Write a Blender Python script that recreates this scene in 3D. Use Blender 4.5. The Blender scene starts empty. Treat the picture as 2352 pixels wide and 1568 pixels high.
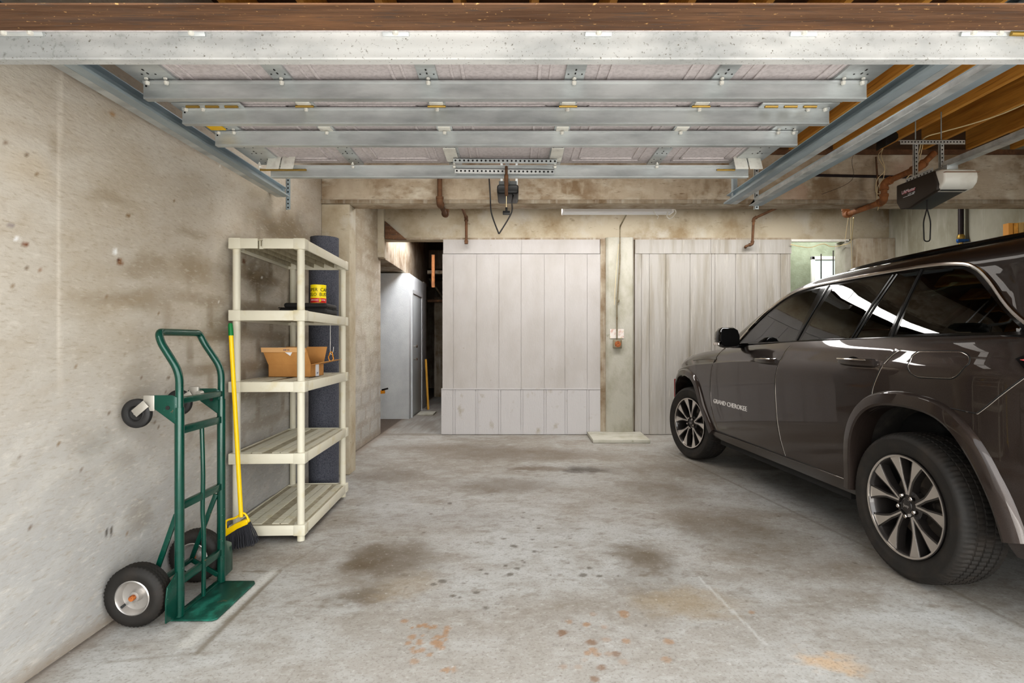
import bpy, bmesh, math, random
import numpy as np
from mathutils import Vector, Matrix
random.seed(7)
PI = math.pi
COL = bpy.context.scene.collection
CAM_H = 1.22; FPX = 1270.0
GY = 1549.4

def srgb(r, g, b, a=1.0):
    f = lambda c: ((c/255)/12.92 if c/255 <= .04045 else (((c/255)+.055)/1.055)**2.4)
    return (f(r), f(g), f(b), a)

# ------------------------------------------------------------------ materials
MATS = {}
def newmat(name):
    m = bpy.data.materials.new(name); m.use_nodes = True
    nt = m.node_tree; b = nt.nodes['Principled BSDF']
    return m, nt, b
def N(nt, kind, **kw):
    n = nt.nodes.new(kind)
    for k, v in kw.items():
        if k in n.inputs: n.inputs[k].default_value = v
        else: setattr(n, k, v)
    return n
def mixc(nt, fac, a, b, mode='MIX'):
    n = nt.nodes.new('ShaderNodeMix'); n.data_type = 'RGBA'; n.blend_type = mode
    for sock, val in ((n.inputs[0], fac), (n.inputs[6], a), (n.inputs[7], b)):
        if hasattr(val, 'is_output'): nt.links.new(val, sock)
        else: sock.default_value = val
    return n.outputs[2]
def ramp(nt, src, lo, hi):
    r = nt.nodes.new('ShaderNodeMapRange'); r.clamp = True
    r.inputs[1].default_value = lo; r.inputs[2].default_value = hi
    nt.links.new(src, r.inputs[0]); return r.outputs[0]
def noise(nt, scale, detail=4, rough=.55, stretch=(1,1,1), coord='Object', dist=0):
    tc = nt.nodes.new('ShaderNodeTexCoord'); mp = nt.nodes.new('ShaderNodeMapping')
    mp.inputs['Scale'].default_value = stretch
    nt.links.new(tc.outputs[coord], mp.inputs[0])
    n = nt.nodes.new('ShaderNodeTexNoise'); n.inputs['Scale'].default_value = scale
    n.inputs['Detail'].default_value = detail; n.inputs['Roughness'].default_value = rough
    n.inputs['Distortion'].default_value = dist
    nt.links.new(mp.outputs[0], n.inputs[0]); return n.outputs[0]
def bump(nt, b, src, strength=.3, dist=.01, chain=None):
    n = nt.nodes.new('ShaderNodeBump'); n.inputs['Strength'].default_value = strength
    n.inputs['Distance'].default_value = dist; nt.links.new(src, n.inputs['Height'])
    if chain is not None: nt.links.new(chain, n.inputs['Normal'])
    nt.links.new(n.outputs[0], b.inputs['Normal']); return n.outputs[0]

def mat(name, col, rough=.6, metal=0, var=None, bmp=None, coat=0, spec=.5, layers=()):
    """var=(colour2, scale, lo, hi, stretch) mottles; layers adds more of the same"""
    if name in MATS: return MATS[name]
    m, nt, b = newmat(name)
    b.inputs['Base Color'].default_value = col
    b.inputs['Roughness'].default_value = rough; b.inputs['Metallic'].default_value = metal
    b.inputs['Coat Weight'].default_value = coat; b.inputs['Coat Roughness'].default_value = .03
    b.inputs['Specular IOR Level'].default_value = spec
    cur = col
    for v in (([var] if var else []) + list(layers)):
        c2, sc, lo, hi, st = v
        cur = mixc(nt, ramp(nt, noise(nt, sc, 5, .6, st), lo, hi), cur, c2)
    if hasattr(cur, 'is_output'): nt.links.new(cur, b.inputs['Base Color'])
    if bmp:
        sc, st, stretch = bmp
        bump(nt, b, noise(nt, sc, 5, .6, stretch), st, .01)
    MATS[name] = m; return m

I3 = (1, 1, 1)
M = {}
M['concrete'] = mat('concrete_board_formed', srgb(170,158,140), .9, 0, (srgb(124,104,80), 3.0, .42, .68, (1,1,1.2)), (20, .35, (1,1,.25)),
    layers=[(srgb(190,182,170), 16, .5, .74, (1,1,.12)), (srgb(104,86,64), 30, .66, .85, (.3,1,1.5))])
M['concrete_front'] = mat('concrete_beam_brown', srgb(194,180,160), .9, 0, (srgb(146,124,98), 2.6, .4, .65, (1,1,1)), (25, .4, (.3,1,1)),
    layers=[(srgb(214,206,190), 7, .5, .72, (.6,1,1.2)), (srgb(112,90,66), 40, .60, .75, (.25,1,1)), (srgb(206,194,174), 6, .55, .75, (1,1,.5)), (srgb(196,168,150), 1.6, .6, .8, (1,1,1))])
M['concrete_light'] = mat('concrete_pale', srgb(194,184,164), .9, 0, (srgb(158,140,112), 2.5, .45, .7, I3), (30, .35, I3),
    layers=[(srgb(128,110,84), 8, .63, .8, (1,1,2.5)), (srgb(202,197,186), 3.7, .55, .75, I3)])
M['concrete_green'] = mat('concrete_green', srgb(150,158,140), .9, 0, (srgb(120,128,108), 4, .4, .7, I3), (40, .4, I3))
M['column'] = mat('concrete_column', srgb(184,181,170), .9, 0, (srgb(162,158,142), 5, .45, .7, (1,1,.6)), (40, .3, I3),
    layers=[(srgb(120,116,90), 9, .66, .85, I3)])
M['wall_right'] = mat('concrete_right', srgb(176,174,160), .9, 0, (srgb(144,140,122), 2, .45, .7, (1,1,.6)), (30, .3, (1,1,.3)),
    layers=[(srgb(194,192,182), 12, .55, .75, (1,1,.1))])
M['sheath'] = mat('painted_sheathing', srgb(188,184,182), .75, 0, (srgb(178,173,169), 3, .4, .7, (1,1,.5)), (60, .22, (1,1,.35)),
    layers=[(srgb(150,134,112), 14, .70, .82, I3)])
M['sheath_low'] = mat('painted_sheathing_grimy', srgb(192,189,189), .75, 0, (srgb(158,148,130), 7, .60, .80, (1,1,.7)), (60, .25, (1,1,.35)))
M['sheath_grain'] = mat('painted_plywood_grain', srgb(178,174,169), .75, 0, (srgb(154,147,134), 9, .45, .72, (1,1,.08)), (22, .8, (1,1,.08)),
    layers=[(srgb(202,198,190), 30, .6, .8, (1,1,.08))])
M['closet'] = mat('closet_stucco', srgb(216,220,222), .8, 0, (srgb(200,204,208), 3, .4, .7, I3), (70, .5, I3))
M['door_paint'] = mat('grey_door_paint', srgb(196,202,204), .5, 0, None, (40, .1, I3))
M['wood_orange'] = mat('joist_wood', srgb(236,176,86), .65, 0, (srgb(198,134,56), 7, .42, .68, (3,.22,3)), (9, .3, (3,.3,6)),
    layers=[(srgb(232,178,92), 5, .55, .8, (4,.15,10)), (srgb(140,88,34), 22, .62, .74, (1,.08,5))])
M['wood_dark'] = mat('header_wood', srgb(120,90,68), .8, 0, (srgb(78,52,34), 6, .4, .7, (.25,4,4)), (14, .5, (.2,3,3)),
    layers=[(srgb(206,164,110), 90, .635, .68, (.6,1,1)), (srgb(80,70,68), 3, .55, .75, (.3,6,6)), (srgb(134,98,70), 2.2, .5, .7, (.5,3,1)), (srgb(92,76,66), 60, .56, .66, (.15,2,1))])
M['wood_pale'] = mat('pine_board', srgb(206,172,112), .7, 0, (srgb(170,130,72), 10, .45, .7, (6,6,.4)), None)
M['subfloor'] = mat('subfloor_dark', srgb(92,62,34), .9, 0, (srgb(60,40,22), 5, .4, .7, I3), None)
M['galv'] = mat('galvanised_steel', srgb(206,210,210), .42, .5, (srgb(164,168,169), 5, .38, .7, (.5,2,2)), (200, .05, I3),
    layers=[(srgb(206,210,210), 2.2, .5, .75, (.6,1,1))])
M['galv_white'] = mat('galvanised_bloom', srgb(178,180,180), .6, .25, (srgb(146,148,146), 60, .55, .72, (1,1,1)), None,
    layers=[(srgb(214,214,212), 2.2, .46, .60, (.5,1,1)), (srgb(120,116,106), 130, .62, .70, I3)])
M['galv_dark'] = mat('track_steel', srgb(184,196,202), .42, .5, (srgb(134,146,154), 3, .4, .7, (1,.3,1)), None)
M['door_panel'] = mat('door_panel', srgb(206,198,198), .7, 0, (srgb(192,184,184), 60, .45, .6, I3), (200, .1, I3))
M['plate_white'] = mat('zinc_plate', srgb(222,220,212), .6, .1, (srgb(200,196,188), 20, .5, .7, I3), None)
M['brass'] = mat('brass_bolt', srgb(166,138,74), .45, .7)
M['yellow_label'] = mat('yellow_sticker', srgb(236,190,20), .5)
M['rust'] = mat('rusty_pipe', srgb(116,84,60), .85, .0, (srgb(88,64,46), 12, .4, .65, I3), (60, .3, I3),
    layers=[(srgb(150,108,74), 7, .6, .8, I3)])
M['copper'] = mat('copper_pipe', srgb(166,112,70), .75, .05, (srgb(118,82,56), 14, .45, .7, I3), None)
M['conduit'] = mat('conduit_steel', srgb(140,132,112), .5, .5, (srgb(110,84,54), 20, .5, .7, I3), None)
M['black_pipe'] = mat('black_iron_pipe', srgb(46,36,38), .5, .2)
M['blue'] = mat('blue_valve', srgb(30,90,160), .4)
M['black'] = mat('black_plastic', srgb(30,30,30), .42)
M['black_matte'] = mat('black_matte_plastic', srgb(26,25,24), .8)
M['cord'] = mat('black_cord', srgb(38,36,36), .5)
M['wire'] = mat('cream_wire', srgb(226,208,166), .6)
M['white'] = mat('white_plastic', srgb(236,234,226), .4, 0, (srgb(220,216,206), 5, .5, .7, I3), None)
M['white_metal'] = mat('white_enamel', srgb(240,240,240), .35)
M['tube_glass'] = mat('white_tube', srgb(250,250,250), .3)
M['shelf'] = mat('cream_shelf_plastic', srgb(206,201,184), .5, 0, (srgb(196,184,148), 9, .56, .8, I3), (90, .05, I3))
M['shelf_band'] = mat('dusty_shelf_plastic', srgb(176,168,146), .7, 0, (srgb(150,140,118), 20, .45, .7, I3), None)
M['green'] = mat('green_enamel', srgb(6,66,54), .26, .1, (srgb(5,54,44), 14, .5, .75, I3), None, coat=.3,
    layers=[(srgb(120,160,140), 120, .68, .74, I3), (srgb(150,86,48), 46, .70, .76, I3)])
M['green_worn'] = mat('green_worn_plate', srgb(12,70,58), .45, .1, (srgb(34,108,92), 16, .5, .65, (1,.6,1)), None,
    layers=[(srgb(30,60,54), 30, .6, .7, I3), (srgb(160,90,50), 10, .68, .78, I3)])
M['rubber'] = mat('tyre_rubber', srgb(31,28,25), .7, 0, (srgb(48,41,35), 10, .45, .75, I3), (160, .08, I3))
M['rubber_dark'] = mat('caster_rubber', srgb(36,35,35), .6)
M['silver'] = mat('wheel_silver', srgb(186,182,178), .35, .75, (srgb(150,140,130), 24, .6, .8, I3), None)
M['caster_metal'] = mat('caster_zinc', srgb(176,172,164), .4, .6)
M['yellow'] = mat('yellow_plastic', srgb(244,204,10), .35)
M['green_cap'] = mat('green_grip', srgb(12,120,60), .5)
M['bristle'] = mat('bristle_black', srgb(44,44,50), .7)
M['card'] = mat('cardboard', srgb(196,146,88), .85, 0, (srgb(180,130,74), 6, .4, .7, I3), None)
M['card_in'] = mat('cardboard_inside', srgb(214,170,120), .85)
M['paper'] = mat('white_paper', srgb(236,238,244), .8)
M['ink'] = mat('blue_ink', srgb(40,60,120), .8)
M['mat_grey'] = mat('grey_mat', srgb(92,94,104), .95, 0, (srgb(66,68,78), 120, .45, .62, I3), (160, .4, I3))
M['can_yellow'] = mat('can_yellow', srgb(250,226,20), .4)
M['can_red'] = mat('can_red', srgb(214,30,30), .4)
M['can_ink'] = mat('can_ink', srgb(20,30,16), .5)
M['case'] = mat('black_case', srgb(44,42,42), .7, 0, None, (90, .2, I3))
M['orange'] = mat('orange_clip', srgb(226,150,20), .4)
M['steel_wire'] = mat('steel_wire', srgb(200,196,190), .4, .6)
M['rusty_socket'] = mat('rusty_socket', srgb(166,98,48), .5, 0, (srgb(110,50,20), 60, .5, .6, I3), None)
M['label_torn'] = mat('torn_label', srgb(224,216,210), .8, 0, (srgb(204,170,160), 14, .5, .6, I3), None, layers=[(srgb(222,214,150), 30, .6, .7, I3)])
M['opener_grey'] = mat('opener_bronze', srgb(62,54,48), .5, .2, None, (300, .05, I3))
M['opener_base'] = mat('opener_base', srgb(74,76,76), .5)
M['pink_ink'] = mat('logo_pink', srgb(220,90,110), .5)
M['white_ink'] = mat('logo_white', srgb(236,244,248), .5)
# car
def car_paint():
    m, nt, b = newmat('car_paint')
    base = srgb(80,70,66)
    n = noise(nt, 900, 2, .6)
    c = mixc(nt, ramp(nt, n, .3, .75), srgb(40,33,30), srgb(70,60,55))
    nt.links.new(c, b.inputs['Base Color'])
    b.inputs['Metallic'].default_value = .5; b.inputs['Roughness'].default_value = .36
    b.inputs['Coat Weight'].default_value = 1; b.inputs['Coat Roughness'].default_value = .02; b.inputs['Specular IOR Level'].default_value = .15; b.inputs['Coat IOR'].default_value = 1.45
    return m
M['paint'] = car_paint()
M['chrome'] = mat('satin_chrome', srgb(216,210,204), .14, 1)
M['trim_black'] = mat('gloss_black', srgb(10,9,9), .12, 0, coat=.15, spec=.3)
M['seam'] = mat('seam_black', srgb(10,9,9), .5)
M['liner'] = mat('arch_liner', srgb(40,37,34), .8, 0, (srgb(66,60,54), 8, .5, .75, I3), (14, .6, I3))
M['spoke_dark'] = mat('spoke_dark', srgb(56,52,50), .3, .5, coat=.6)
M['spoke_face'] = mat('spoke_machined', srgb(206,200,194), .28, .85)
M['disc'] = mat('brake_disc', srgb(120,112,104), .4, .8)
M['interior'] = mat('car_interior', srgb(22,20,19), .8)
M['lens_red'] = mat('red_lens', srgb(150,10,14), .1, 0, coat=1)
M['lens_red2'] = mat('red_marker', srgb(150,56,56), .3, 0, coat=1)
def glass(name, tint, refl=1.45):
    m = bpy.data.materials.new(name); m.use_nodes = True; nt = m.node_tree
    nt.nodes.remove(nt.nodes['Principled BSDF']); out = nt.nodes['Material Output']
    t = N(nt, 'ShaderNodeBsdfTransparent'); t.inputs[0].default_value = tint
    g = N(nt, 'ShaderNodeBsdfGlossy'); g.inputs['Roughness'].default_value = .01; g.inputs[0].default_value = (1,1,1,1)
    f = N(nt, 'ShaderNodeFresnel'); f.inputs[0].default_value = refl
    mx = N(nt, 'ShaderNodeMixShader'); nt.links.new(f.outputs[0], mx.inputs[0])
    nt.links.new(t.outputs[0], mx.inputs[1]); nt.links.new(g.outputs[0], mx.inputs[2])
    nt.links.new(mx.outputs[0], out.inputs[0]); return m
M['glass'] = glass('tinted_glass', (.17,.20,.17,1), 1.62)
M['win_glass'] = glass('window_glass', (.8,.86,.84,1))

# ------------------------------------------------------------------ mesh builder
class MB:
    def __init__(s): s.bm = bmesh.new()
    def quadmesh(s, V, F):
        vs = [s.bm.verts.new(v) for v in V]
        for f in F:
            try: s.bm.faces.new([vs[i] for i in f])
            except ValueError: pass
        return s
    def box(s, x0, x1, y0, y1, z0, z1, mtx=None):
        V = [Vector((x, y, z)) for z in (z0, z1) for y in (y0, y1) for x in (x0, x1)]
        if mtx is not None: V = [mtx @ v for v in V]
        return s.quadmesh(V, [(0,2,3,1),(4,5,7,6),(0,1,5,4),(2,6,7,3),(0,4,6,2),(1,3,7,5)])
    def prism(s, poly, d, axis='y', d0=0):
        """polygon of 2D points extruded between d0 and d along axis"""
        def P(a, b, c): return {'y': (a, c, b), 'x': (c, a, b), 'z': (a, b, c)}[axis]
        n = len(poly)
        V = [P(a, b, d0) for a, b in poly] + [P(a, b, d) for a, b in poly]
        F = [tuple(range(n)), tuple(range(2*n-1, n-1, -1))] + [(i, i+n, (i+1) % n+n, (i+1) % n) for i in range(n)]
        return s.quadmesh(V, F)
    def bar(s, p0, p1, w, h, up=(0,0,1)):
        p0, p1 = Vector(p0), Vector(p1); d = (p1-p0); L = d.length; d.normalize()
        upv = Vector(up); sx = d.cross(upv)
        if sx.length < 1e-4: sx = d.cross(Vector((1,0,0)))
        sx.normalize(); uz = sx.cross(d).normalized()
        m = Matrix((sx, d, uz)).transposed().to_4x4(); m.translation = p0
        return s.box(-w/2, w/2, 0, L, -h/2, h/2, m)
    def tube(s, pts, r, seg=12, cap=True, closed=False):
        pts = [Vector(p) for p in pts]; n = len(pts)
        rs = r if isinstance(r, (list, tuple)) else [r]*n
        tang = []
        for i in range(n):
            if closed: t = pts[(i+1) % n]-pts[i-1]
            else: t = pts[min(i+1, n-1)]-pts[max(i-1, 0)]
            tang.append(t.normalized())
        a = Vector((0,0,1))
        if abs(tang[0].dot(a)) > .9: a = Vector((1,0,0))
        u = tang[0].cross(a).normalized()
        rings = []
        for i in range(n):
            t = tang[i]; u = (u - t*u.dot(t))
            u = u.normalized() if u.length > 1e-6 else t.orthogonal().normalized()
            v = t.cross(u)
            rings.append([s.bm.verts.new(pts[i]+(u*math.cos(2*PI*k/seg)+v*math.sin(2*PI*k/seg))*rs[i]) for k in range(seg)])
        for i in range(n if closed else n-1):
            A, B = rings[i], rings[(i+1) % n]
            for k in range(seg):
                s.bm.faces.new((A[k], A[(k+1) % seg], B[(k+1) % seg], B[k]))
        if cap and not closed:
            s.bm.faces.new(rings[0][::-1]); s.bm.faces.new(rings[-1])
        return s
    def cyl(s, p0, p1, r, seg=20): return s.tube([p0, p1], r, seg)
    def lathe(s, prof, seg=32, c=(0,0,0), axis='z', mod=None, closed=False):
        """prof: (radius, height) list"""
        rings = []
        for j, (r, h) in enumerate(prof):
            ring = []
            for k in range(seg):
                a = 2*PI*k/seg; rr = r + (mod(j, k) if mod else 0)
                x, y = rr*math.cos(a), rr*math.sin(a)
                p = {'z': (x, y, h), 'y': (x, h, y), 'x': (h, x, y)}[axis]
                ring.append(s.bm.verts.new((p[0]+c[0], p[1]+c[1], p[2]+c[2])))
            rings.append(ring)
        rg = list(zip(rings, rings[1:])) + ([(rings[-1], rings[0])] if closed else [])
        for A, B in rg:
            for k in range(seg):
                s.bm.faces.new((A[k], A[(k+1) % seg], B[(k+1) % seg], B[k]))
        if not closed:
            if prof[0][0] > 1e-5: s.bm.faces.new(rings[0][::-1])
            if prof[-1][0] > 1e-5: s.bm.faces.new(rings[-1])
        return s
    def build(s, name, m, parent=None, world=True, bevel=0, smooth=True, angle=38, seg=2, origin=None, weld=False):
        bm = s.bm
        if weld: bmesh.ops.remove_doubles(bm, verts=bm.verts, dist=1e-4)
        bmesh.ops.recalc_face_normals(bm, faces=bm.faces)
        if bevel:
            ed = [e for e in bm.edges if len(e.link_faces) == 2 and e.calc_face_angle(0) > .6]
            bmesh.ops.bevel(bm, geom=ed, offset=bevel, segments=seg, profile=.5, affect='EDGES', clamp_overlap=True)
        if smooth:
            th = math.radians(angle)
            for f in bm.faces: f.smooth = True
            for e in bm.edges:
                if len(e.link_faces) == 2 and e.calc_face_angle(0) > th: e.smooth = False
        me = bpy.data.meshes.new(name)
        if parent is not None and world:
            bmesh.ops.transform(bm, matrix=parent.matrix_basis.inverted(), verts=bm.verts)
        off = Vector((0,0,0))
        if parent is None:
            if origin is None:
                xs = [v.co for v in bm.verts]
                off = Vector(((min(v.x for v in xs)+max(v.x for v in xs))/2, (min(v.y for v in xs)+max(v.y for v in xs))/2, min(v.z for v in xs)))
            else: off = Vector(origin)
            bmesh.ops.translate(bm, vec=-off, verts=bm.verts)
        bm.to_mesh(me); bm.free()
        me.materials.append(m)
        o = bpy.data.objects.new(name, me); COL.objects.link(o)
        if parent is not None: o.parent = parent
        else: o.location = off
        return o

def B(*a): return MB().box(*a)
def merge(o, h):
    """fold the surface pattern h into o as a second material"""
    bm = bmesh.new(); bm.from_mesh(o.data); n = len(bm.faces); bm.from_mesh(h.data); bm.faces.ensure_lookup_table()
    for f in bm.faces[n:]: f.material_index = 1
    m2 = h.data.materials[0]; bpy.data.objects.remove(h); bm.to_mesh(o.data); bm.free(); o.data.materials.append(m2); return o
def thing(name, label, cat, loc=(0,0,0), rotz=0, group=None, rot=None):
    o = bpy.data.objects.new(name, None); COL.objects.link(o); o.empty_display_size = .1
    o.location = loc; o.rotation_euler = rot if rot else (0,0,rotz)
    o['label'] = label; o['category'] = cat
    if group: o['group'] = group
    return o
def tag(o, label, cat, group=None):
    o['label'] = label; o['category'] = cat
    if group: o['group'] = group
    return o
def struct(o): o['kind'] = 'structure'; return o
def at(px, py, Y):
    """a point of the place measured at depth Y"""
    return ((px-1176)*Y/FPX, Y, CAM_H+(784-py)*Y/FPX)
def bez(pts, n=8):
    """catmull-rom smoothing of a path"""
    P = [Vector(p) for p in pts]; out = []
    for i in range(len(P)-1):
        a, b, c, d = P[max(i-1,0)], P[i], P[i+1], P[min(i+2, len(P)-1)]
        for k in range(n):
            t = k/n
            out.append(.5*((2*b)+(-a+c)*t+(2*a-5*b+4*c-d)*t*t+(-a+3*b-3*c+d)*t**3))
    out.append(P[-1]); return out
def rounded(pts, r, n=5):
    """path with filleted corners"""
    P = [Vector(p) for p in pts]; out = [P[0]]
    for i in range(1, len(P)-1):
        a, b, c = P[i-1], P[i], P[i+1]
        rr = min(r, (a-b).length*.49, (c-b).length*.49)
        p, q = b+(a-b).normalized()*rr, b+(c-b).normalized()*rr
        for k in range(n+1):
            t = k/n; out.append(p*(1-t)**2+b*2*t*(1-t)+q*t*t)
    out.append(P[-1]); return out
def text_mesh(txt, size, extrude=.001):
    cu = bpy.data.curves.new('lettering', 'FONT'); cu.body = txt; cu.size = size; cu.extrude = extrude
    cu.align_x = 'CENTER'; cu.align_y = 'CENTER'; cu.resolution_u = 3
    o = bpy.data.objects.new('lettering', cu); COL.objects.link(o)
    bpy.context.view_layer.update()
    me = bpy.data.meshes.new_from_object(o.evaluated_get(bpy.context.evaluated_depsgraph_get()))
    bm = bmesh.new(); bm.from_mesh(me)
    bpy.data.objects.remove(o); bpy.data.meshes.remove(me)
    return bm
def text_obj(name, txt, size, mtx, m, parent, sx=1.0, extrude=.001, world=False, warp=None):
    mb = MB(); mb.bm.free(); mb.bm = text_mesh(txt, size, extrude)
    for v in mb.bm.verts: v.co.x *= sx
    if warp:
        bmesh.ops.triangulate(mb.bm, faces=mb.bm.faces)
        bmesh.ops.subdivide_edges(mb.bm, edges=[e for e in mb.bm.edges if e.calc_length() > size*.25], cuts=2)
        for v in mb.bm.verts: v.co = warp(v.co)
    else: bmesh.ops.transform(mb.bm, matrix=mtx, verts=mb.bm.verts)
    return mb.build(name, m, parent, world=world, smooth=False)

# numpy value noise for painted stains
def vnoise(x, y, scale, seed):
    rs = np.random.RandomState(seed); g = rs.rand(128, 128)
    X = np.asarray(x)*scale; Y = np.asarray(y)*scale
    xi = np.floor(X).astype(int); yi = np.floor(Y).astype(int); fx = X-xi; fy = Y-yi
    fx = fx*fx*(3-2*fx); fy = fy*fy*(3-2*fy)
    a = g[xi % 128, yi % 128]; b = g[(xi+1) % 128, yi % 128]; c = g[xi % 128, (yi+1) % 128]; d = g[(xi+1) % 128, (yi+1) % 128]
    return (a*(1-fx)+b*fx)*(1-fy)+(c*(1-fx)+d*fx)*fy
def fbm(x, y, scale, seed, oct=4):
    s = 0; amp = 1; tot = 0
    for i in range(oct):
        s = s+amp*vnoise(x, y, scale*2**i, seed+i*13); tot += amp; amp *= .55
    return s/tot
def sm(a, lo, hi):
    t = np.clip((a-lo)/(hi-lo), 0, 1); return t*t*(3-2*t)

def painted_grid(name, A, Bc, P, colors, m, holes=None):
    """tensor grid: A, Bc 1D coordinate arrays, P(a,b)->xyz arrays, colors (na,nb,3) linear"""
    na, nb = len(A), len(Bc)
    AA, BB = np.meshgrid(A, Bc, indexing='ij')
    X, Y, Z = P(AA, BB)
    co = np.stack([X, Y, Z], -1).reshape(-1, 3).astype(np.float32)
    idx = np.arange(na*nb).reshape(na, nb)
    q = np.stack([idx[:-1, :-1], idx[1:, :-1], idx[1:, 1:], idx[:-1, 1:]], -1).reshape(-1, 4)
    me = bpy.data.meshes.new(name)
    me.vertices.add(len(co)); me.vertices.foreach_set('co', co.ravel())
    me.loops.add(q.size); me.loops.foreach_set('vertex_index', q.ravel().astype(np.int32))
    me.polygons.add(len(q)); me.polygons.foreach_set('loop_start', (np.arange(len(q))*4).astype(np.int32))
    me.polygons.foreach_set('loop_total', np.full(len(q), 4, np.int32))
    me.update(calc_edges=True)
    at_ = me.color_attributes.new('tint', 'FLOAT_COLOR', 'POINT')
    c4 = np.ones((na*nb, 4), np.float32); c4[:, :3] = colors.reshape(-1, 3); at_.data.foreach_set('color', c4.ravel())
    me.materials.append(m)
    o = bpy.data.objects.new(name, me); COL.objects.link(o); return o
def tint_mat(name, rough, fine, bmp, spec=.4):
    m, nt, b = newmat(name)
    a = nt.nodes.new('ShaderNodeVertexColor'); a.layer_name = 'tint'
    cur = a.outputs[0]
    for (c2, sc, lo, hi, st, mode, k) in fine:
        r = ramp(nt, noise(nt, sc, 5, .6, st), lo, hi)
        mu = nt.nodes.new('ShaderNodeMath'); mu.operation = 'MULTIPLY'; mu.inputs[1].default_value = k
        nt.links.new(r, mu.inputs[0]); cur = mixc(nt, mu.outputs[0], cur, c2, mode)
    nt.links.new(cur, b.inputs['Base Color']); b.inputs['Roughness'].default_value = rough
    b.inputs['Specular IOR Level'].default_value = spec
    ch = None
    for (sc, st, stretch, d) in bmp: ch = bump(nt, b, noise(nt, sc, 6, .6, stretch), st, d, ch)
    return m
def lin(r, g, b): return np.array(srgb(r, g, b)[:3])
def blend(c, w, col): return c*(1-w[..., None])+col*w[..., None]

# ------------------------------------------------------------------ floor
def axis_lines(segs):
    out = []
    for a, b, st in segs: out += list(np.arange(a, b, st))
    out.append(segs[-1][1]); return np.array(out)
fx = axis_lines([(-9,-1.9,.5), (-1.9,3.0,.011), (3.0,9.0,.2)])
fy = axis_lines([(-9,1.85,.5), (1.85,4.2,.009), (4.2,7.4,.016), (7.4,17,.25)])
FX, FY = np.meshgrid(fx, fy, indexing='ij')
c = np.zeros(FX.shape+(3,))+lin(178,175,170)
n1 = fbm(FX, FY*1.6, 1.3, 3); n2 = fbm(FX, FY, 5, 11); n3 = fbm(FX, FY*1.3, 16, 21); n4 = fbm(FX, FY, 40, 31, 3)
c = blend(c, sm(n1, .42, .72)*.6, lin(146,136,124))
c = blend(c, sm(n2, .5, .75)*.45, lin(160,152,142))
c = blend(c, sm(1-n1, .5, .72)*.5, lin(196,197,196))
c = blend(c, sm(n3, .6, .8)*.4, lin(126,114,98))
c = blend(c, sm(FY, 4.0, 6.0)*.35, lin(150,144,134))
n5 = fbm(FX*1.2+.4*n2, FY*1.5, 6, 91, 6); n6 = fbm(FX, FY*1.6, 28, 95, 3)
c = blend(c, sm(n5, .50, .72)*.35, lin(140,130,116))
c = blend(c, sm(1-n5, .54, .74)*.28, lin(196,196,194))
c = blend(c, sm(n6, .58, .78)*.32, lin(122,112,98))
c = blend(c, sm(1-n6, .62, .80)*.28, lin(204,203,200))
c *= .85
wx = FX+(n2-.5)*.22; wy = FY+(n3-.5)*.2
def fstain(px, py, rx, ry, col, k, soft=1.0):
    global c
    Y = GY/(py-784); X = (px-1176)*Y/FPX; a = rx*Y/FPX; b = ry*Y*Y/GY
    d = np.sqrt(((wx-X)/a)**2+((wy-Y)/b)**2)
    c = blend(c, (1-sm(d, .35, 1.0+.35*soft))*k*(.6+.8*n2), col)
br = lin(96,82,62); dk = lin(110,98,84)
for s in [(885,1285,110,48,br,.85),(830,1368,80,26,br,.7),(1475,1280,85,34,br,.85),(1500,1330,110,40,br,.35),(1150,1115,130,20,dk,.7),
          (1180,1042,230,16,dk,.75),(1050,1028,160,10,dk,.6),(890,1092,90,16,dk,.6),(1520,1125,90,26,dk,.7),(1690,1225,140,50,br,.5),(1590,1385,120,40,lin(140,116,74),.45),
          (930,1345,70,30,lin(140,120,88),.4),(1340,1078,60,8,lin(60,50,40),.8),(1230,1076,70,6,dk,.8),(1620,1180,120,40,dk,.4),(1860,1290,160,40,dk,.35),
          (1550,1080,180,18,dk,.35),(1010,1190,200,30,dk,.25),(1900,1520,90,24,lin(190,150,100),.6),(1950,970,200,40,lin(96,96,96),.4)]:
    fstain(*s)
def fspot(px, py, r, col, k, e=.42):
    global c
    Y = GY/(py-784); X = (px-1176)*Y/FPX; a = r*Y/FPX*1.05
    m_ = (abs(FX-X) < 2*a) & (abs(FY-Y) < 3*a)
    d = np.sqrt(((FX-X)/a)**2+((FY-Y)/(a*1.15))**2)+(n4-.5)*.8
    w = (1-sm(d, .7, 1.15))*k*m_
    c = blend(c, w, col)
oc = lin(148,104,54); od = lin(110,72,28)
for x, y, r, kk in [(60,995,9,.8),(838,1055,11,1.3),(870,1000,8,.6),(958,1013,9,.9),(1040,1025,8,.5),(1140,962,13,.8),(990,962,8,.4),(980,1100,11,1.4),(1050,1088,9,.5),
        (1153,1094,10,.9),(1358,1098,12,.9),(985,1137,10,1),(960,1152,9,1),(1008,1160,9,.9),(1100,1156,10,1.1),(1065,1156,9,.5),(1345,1184,11,.8),(1140,1198,11,.5),
        (1030,1223,10,1.2),(840,1220,9,.5),(918,1222,9,.4),(993,1280,10,1.2),(945,1185,8,.3),(1765,952,7,.7),(108,1194,10,.8),(272,1030,10,.8)]:
    fspot(900+x/2.138, 960+y/2.138, r, od if kk > 1 else oc, min(1, kk*.85))
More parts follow.
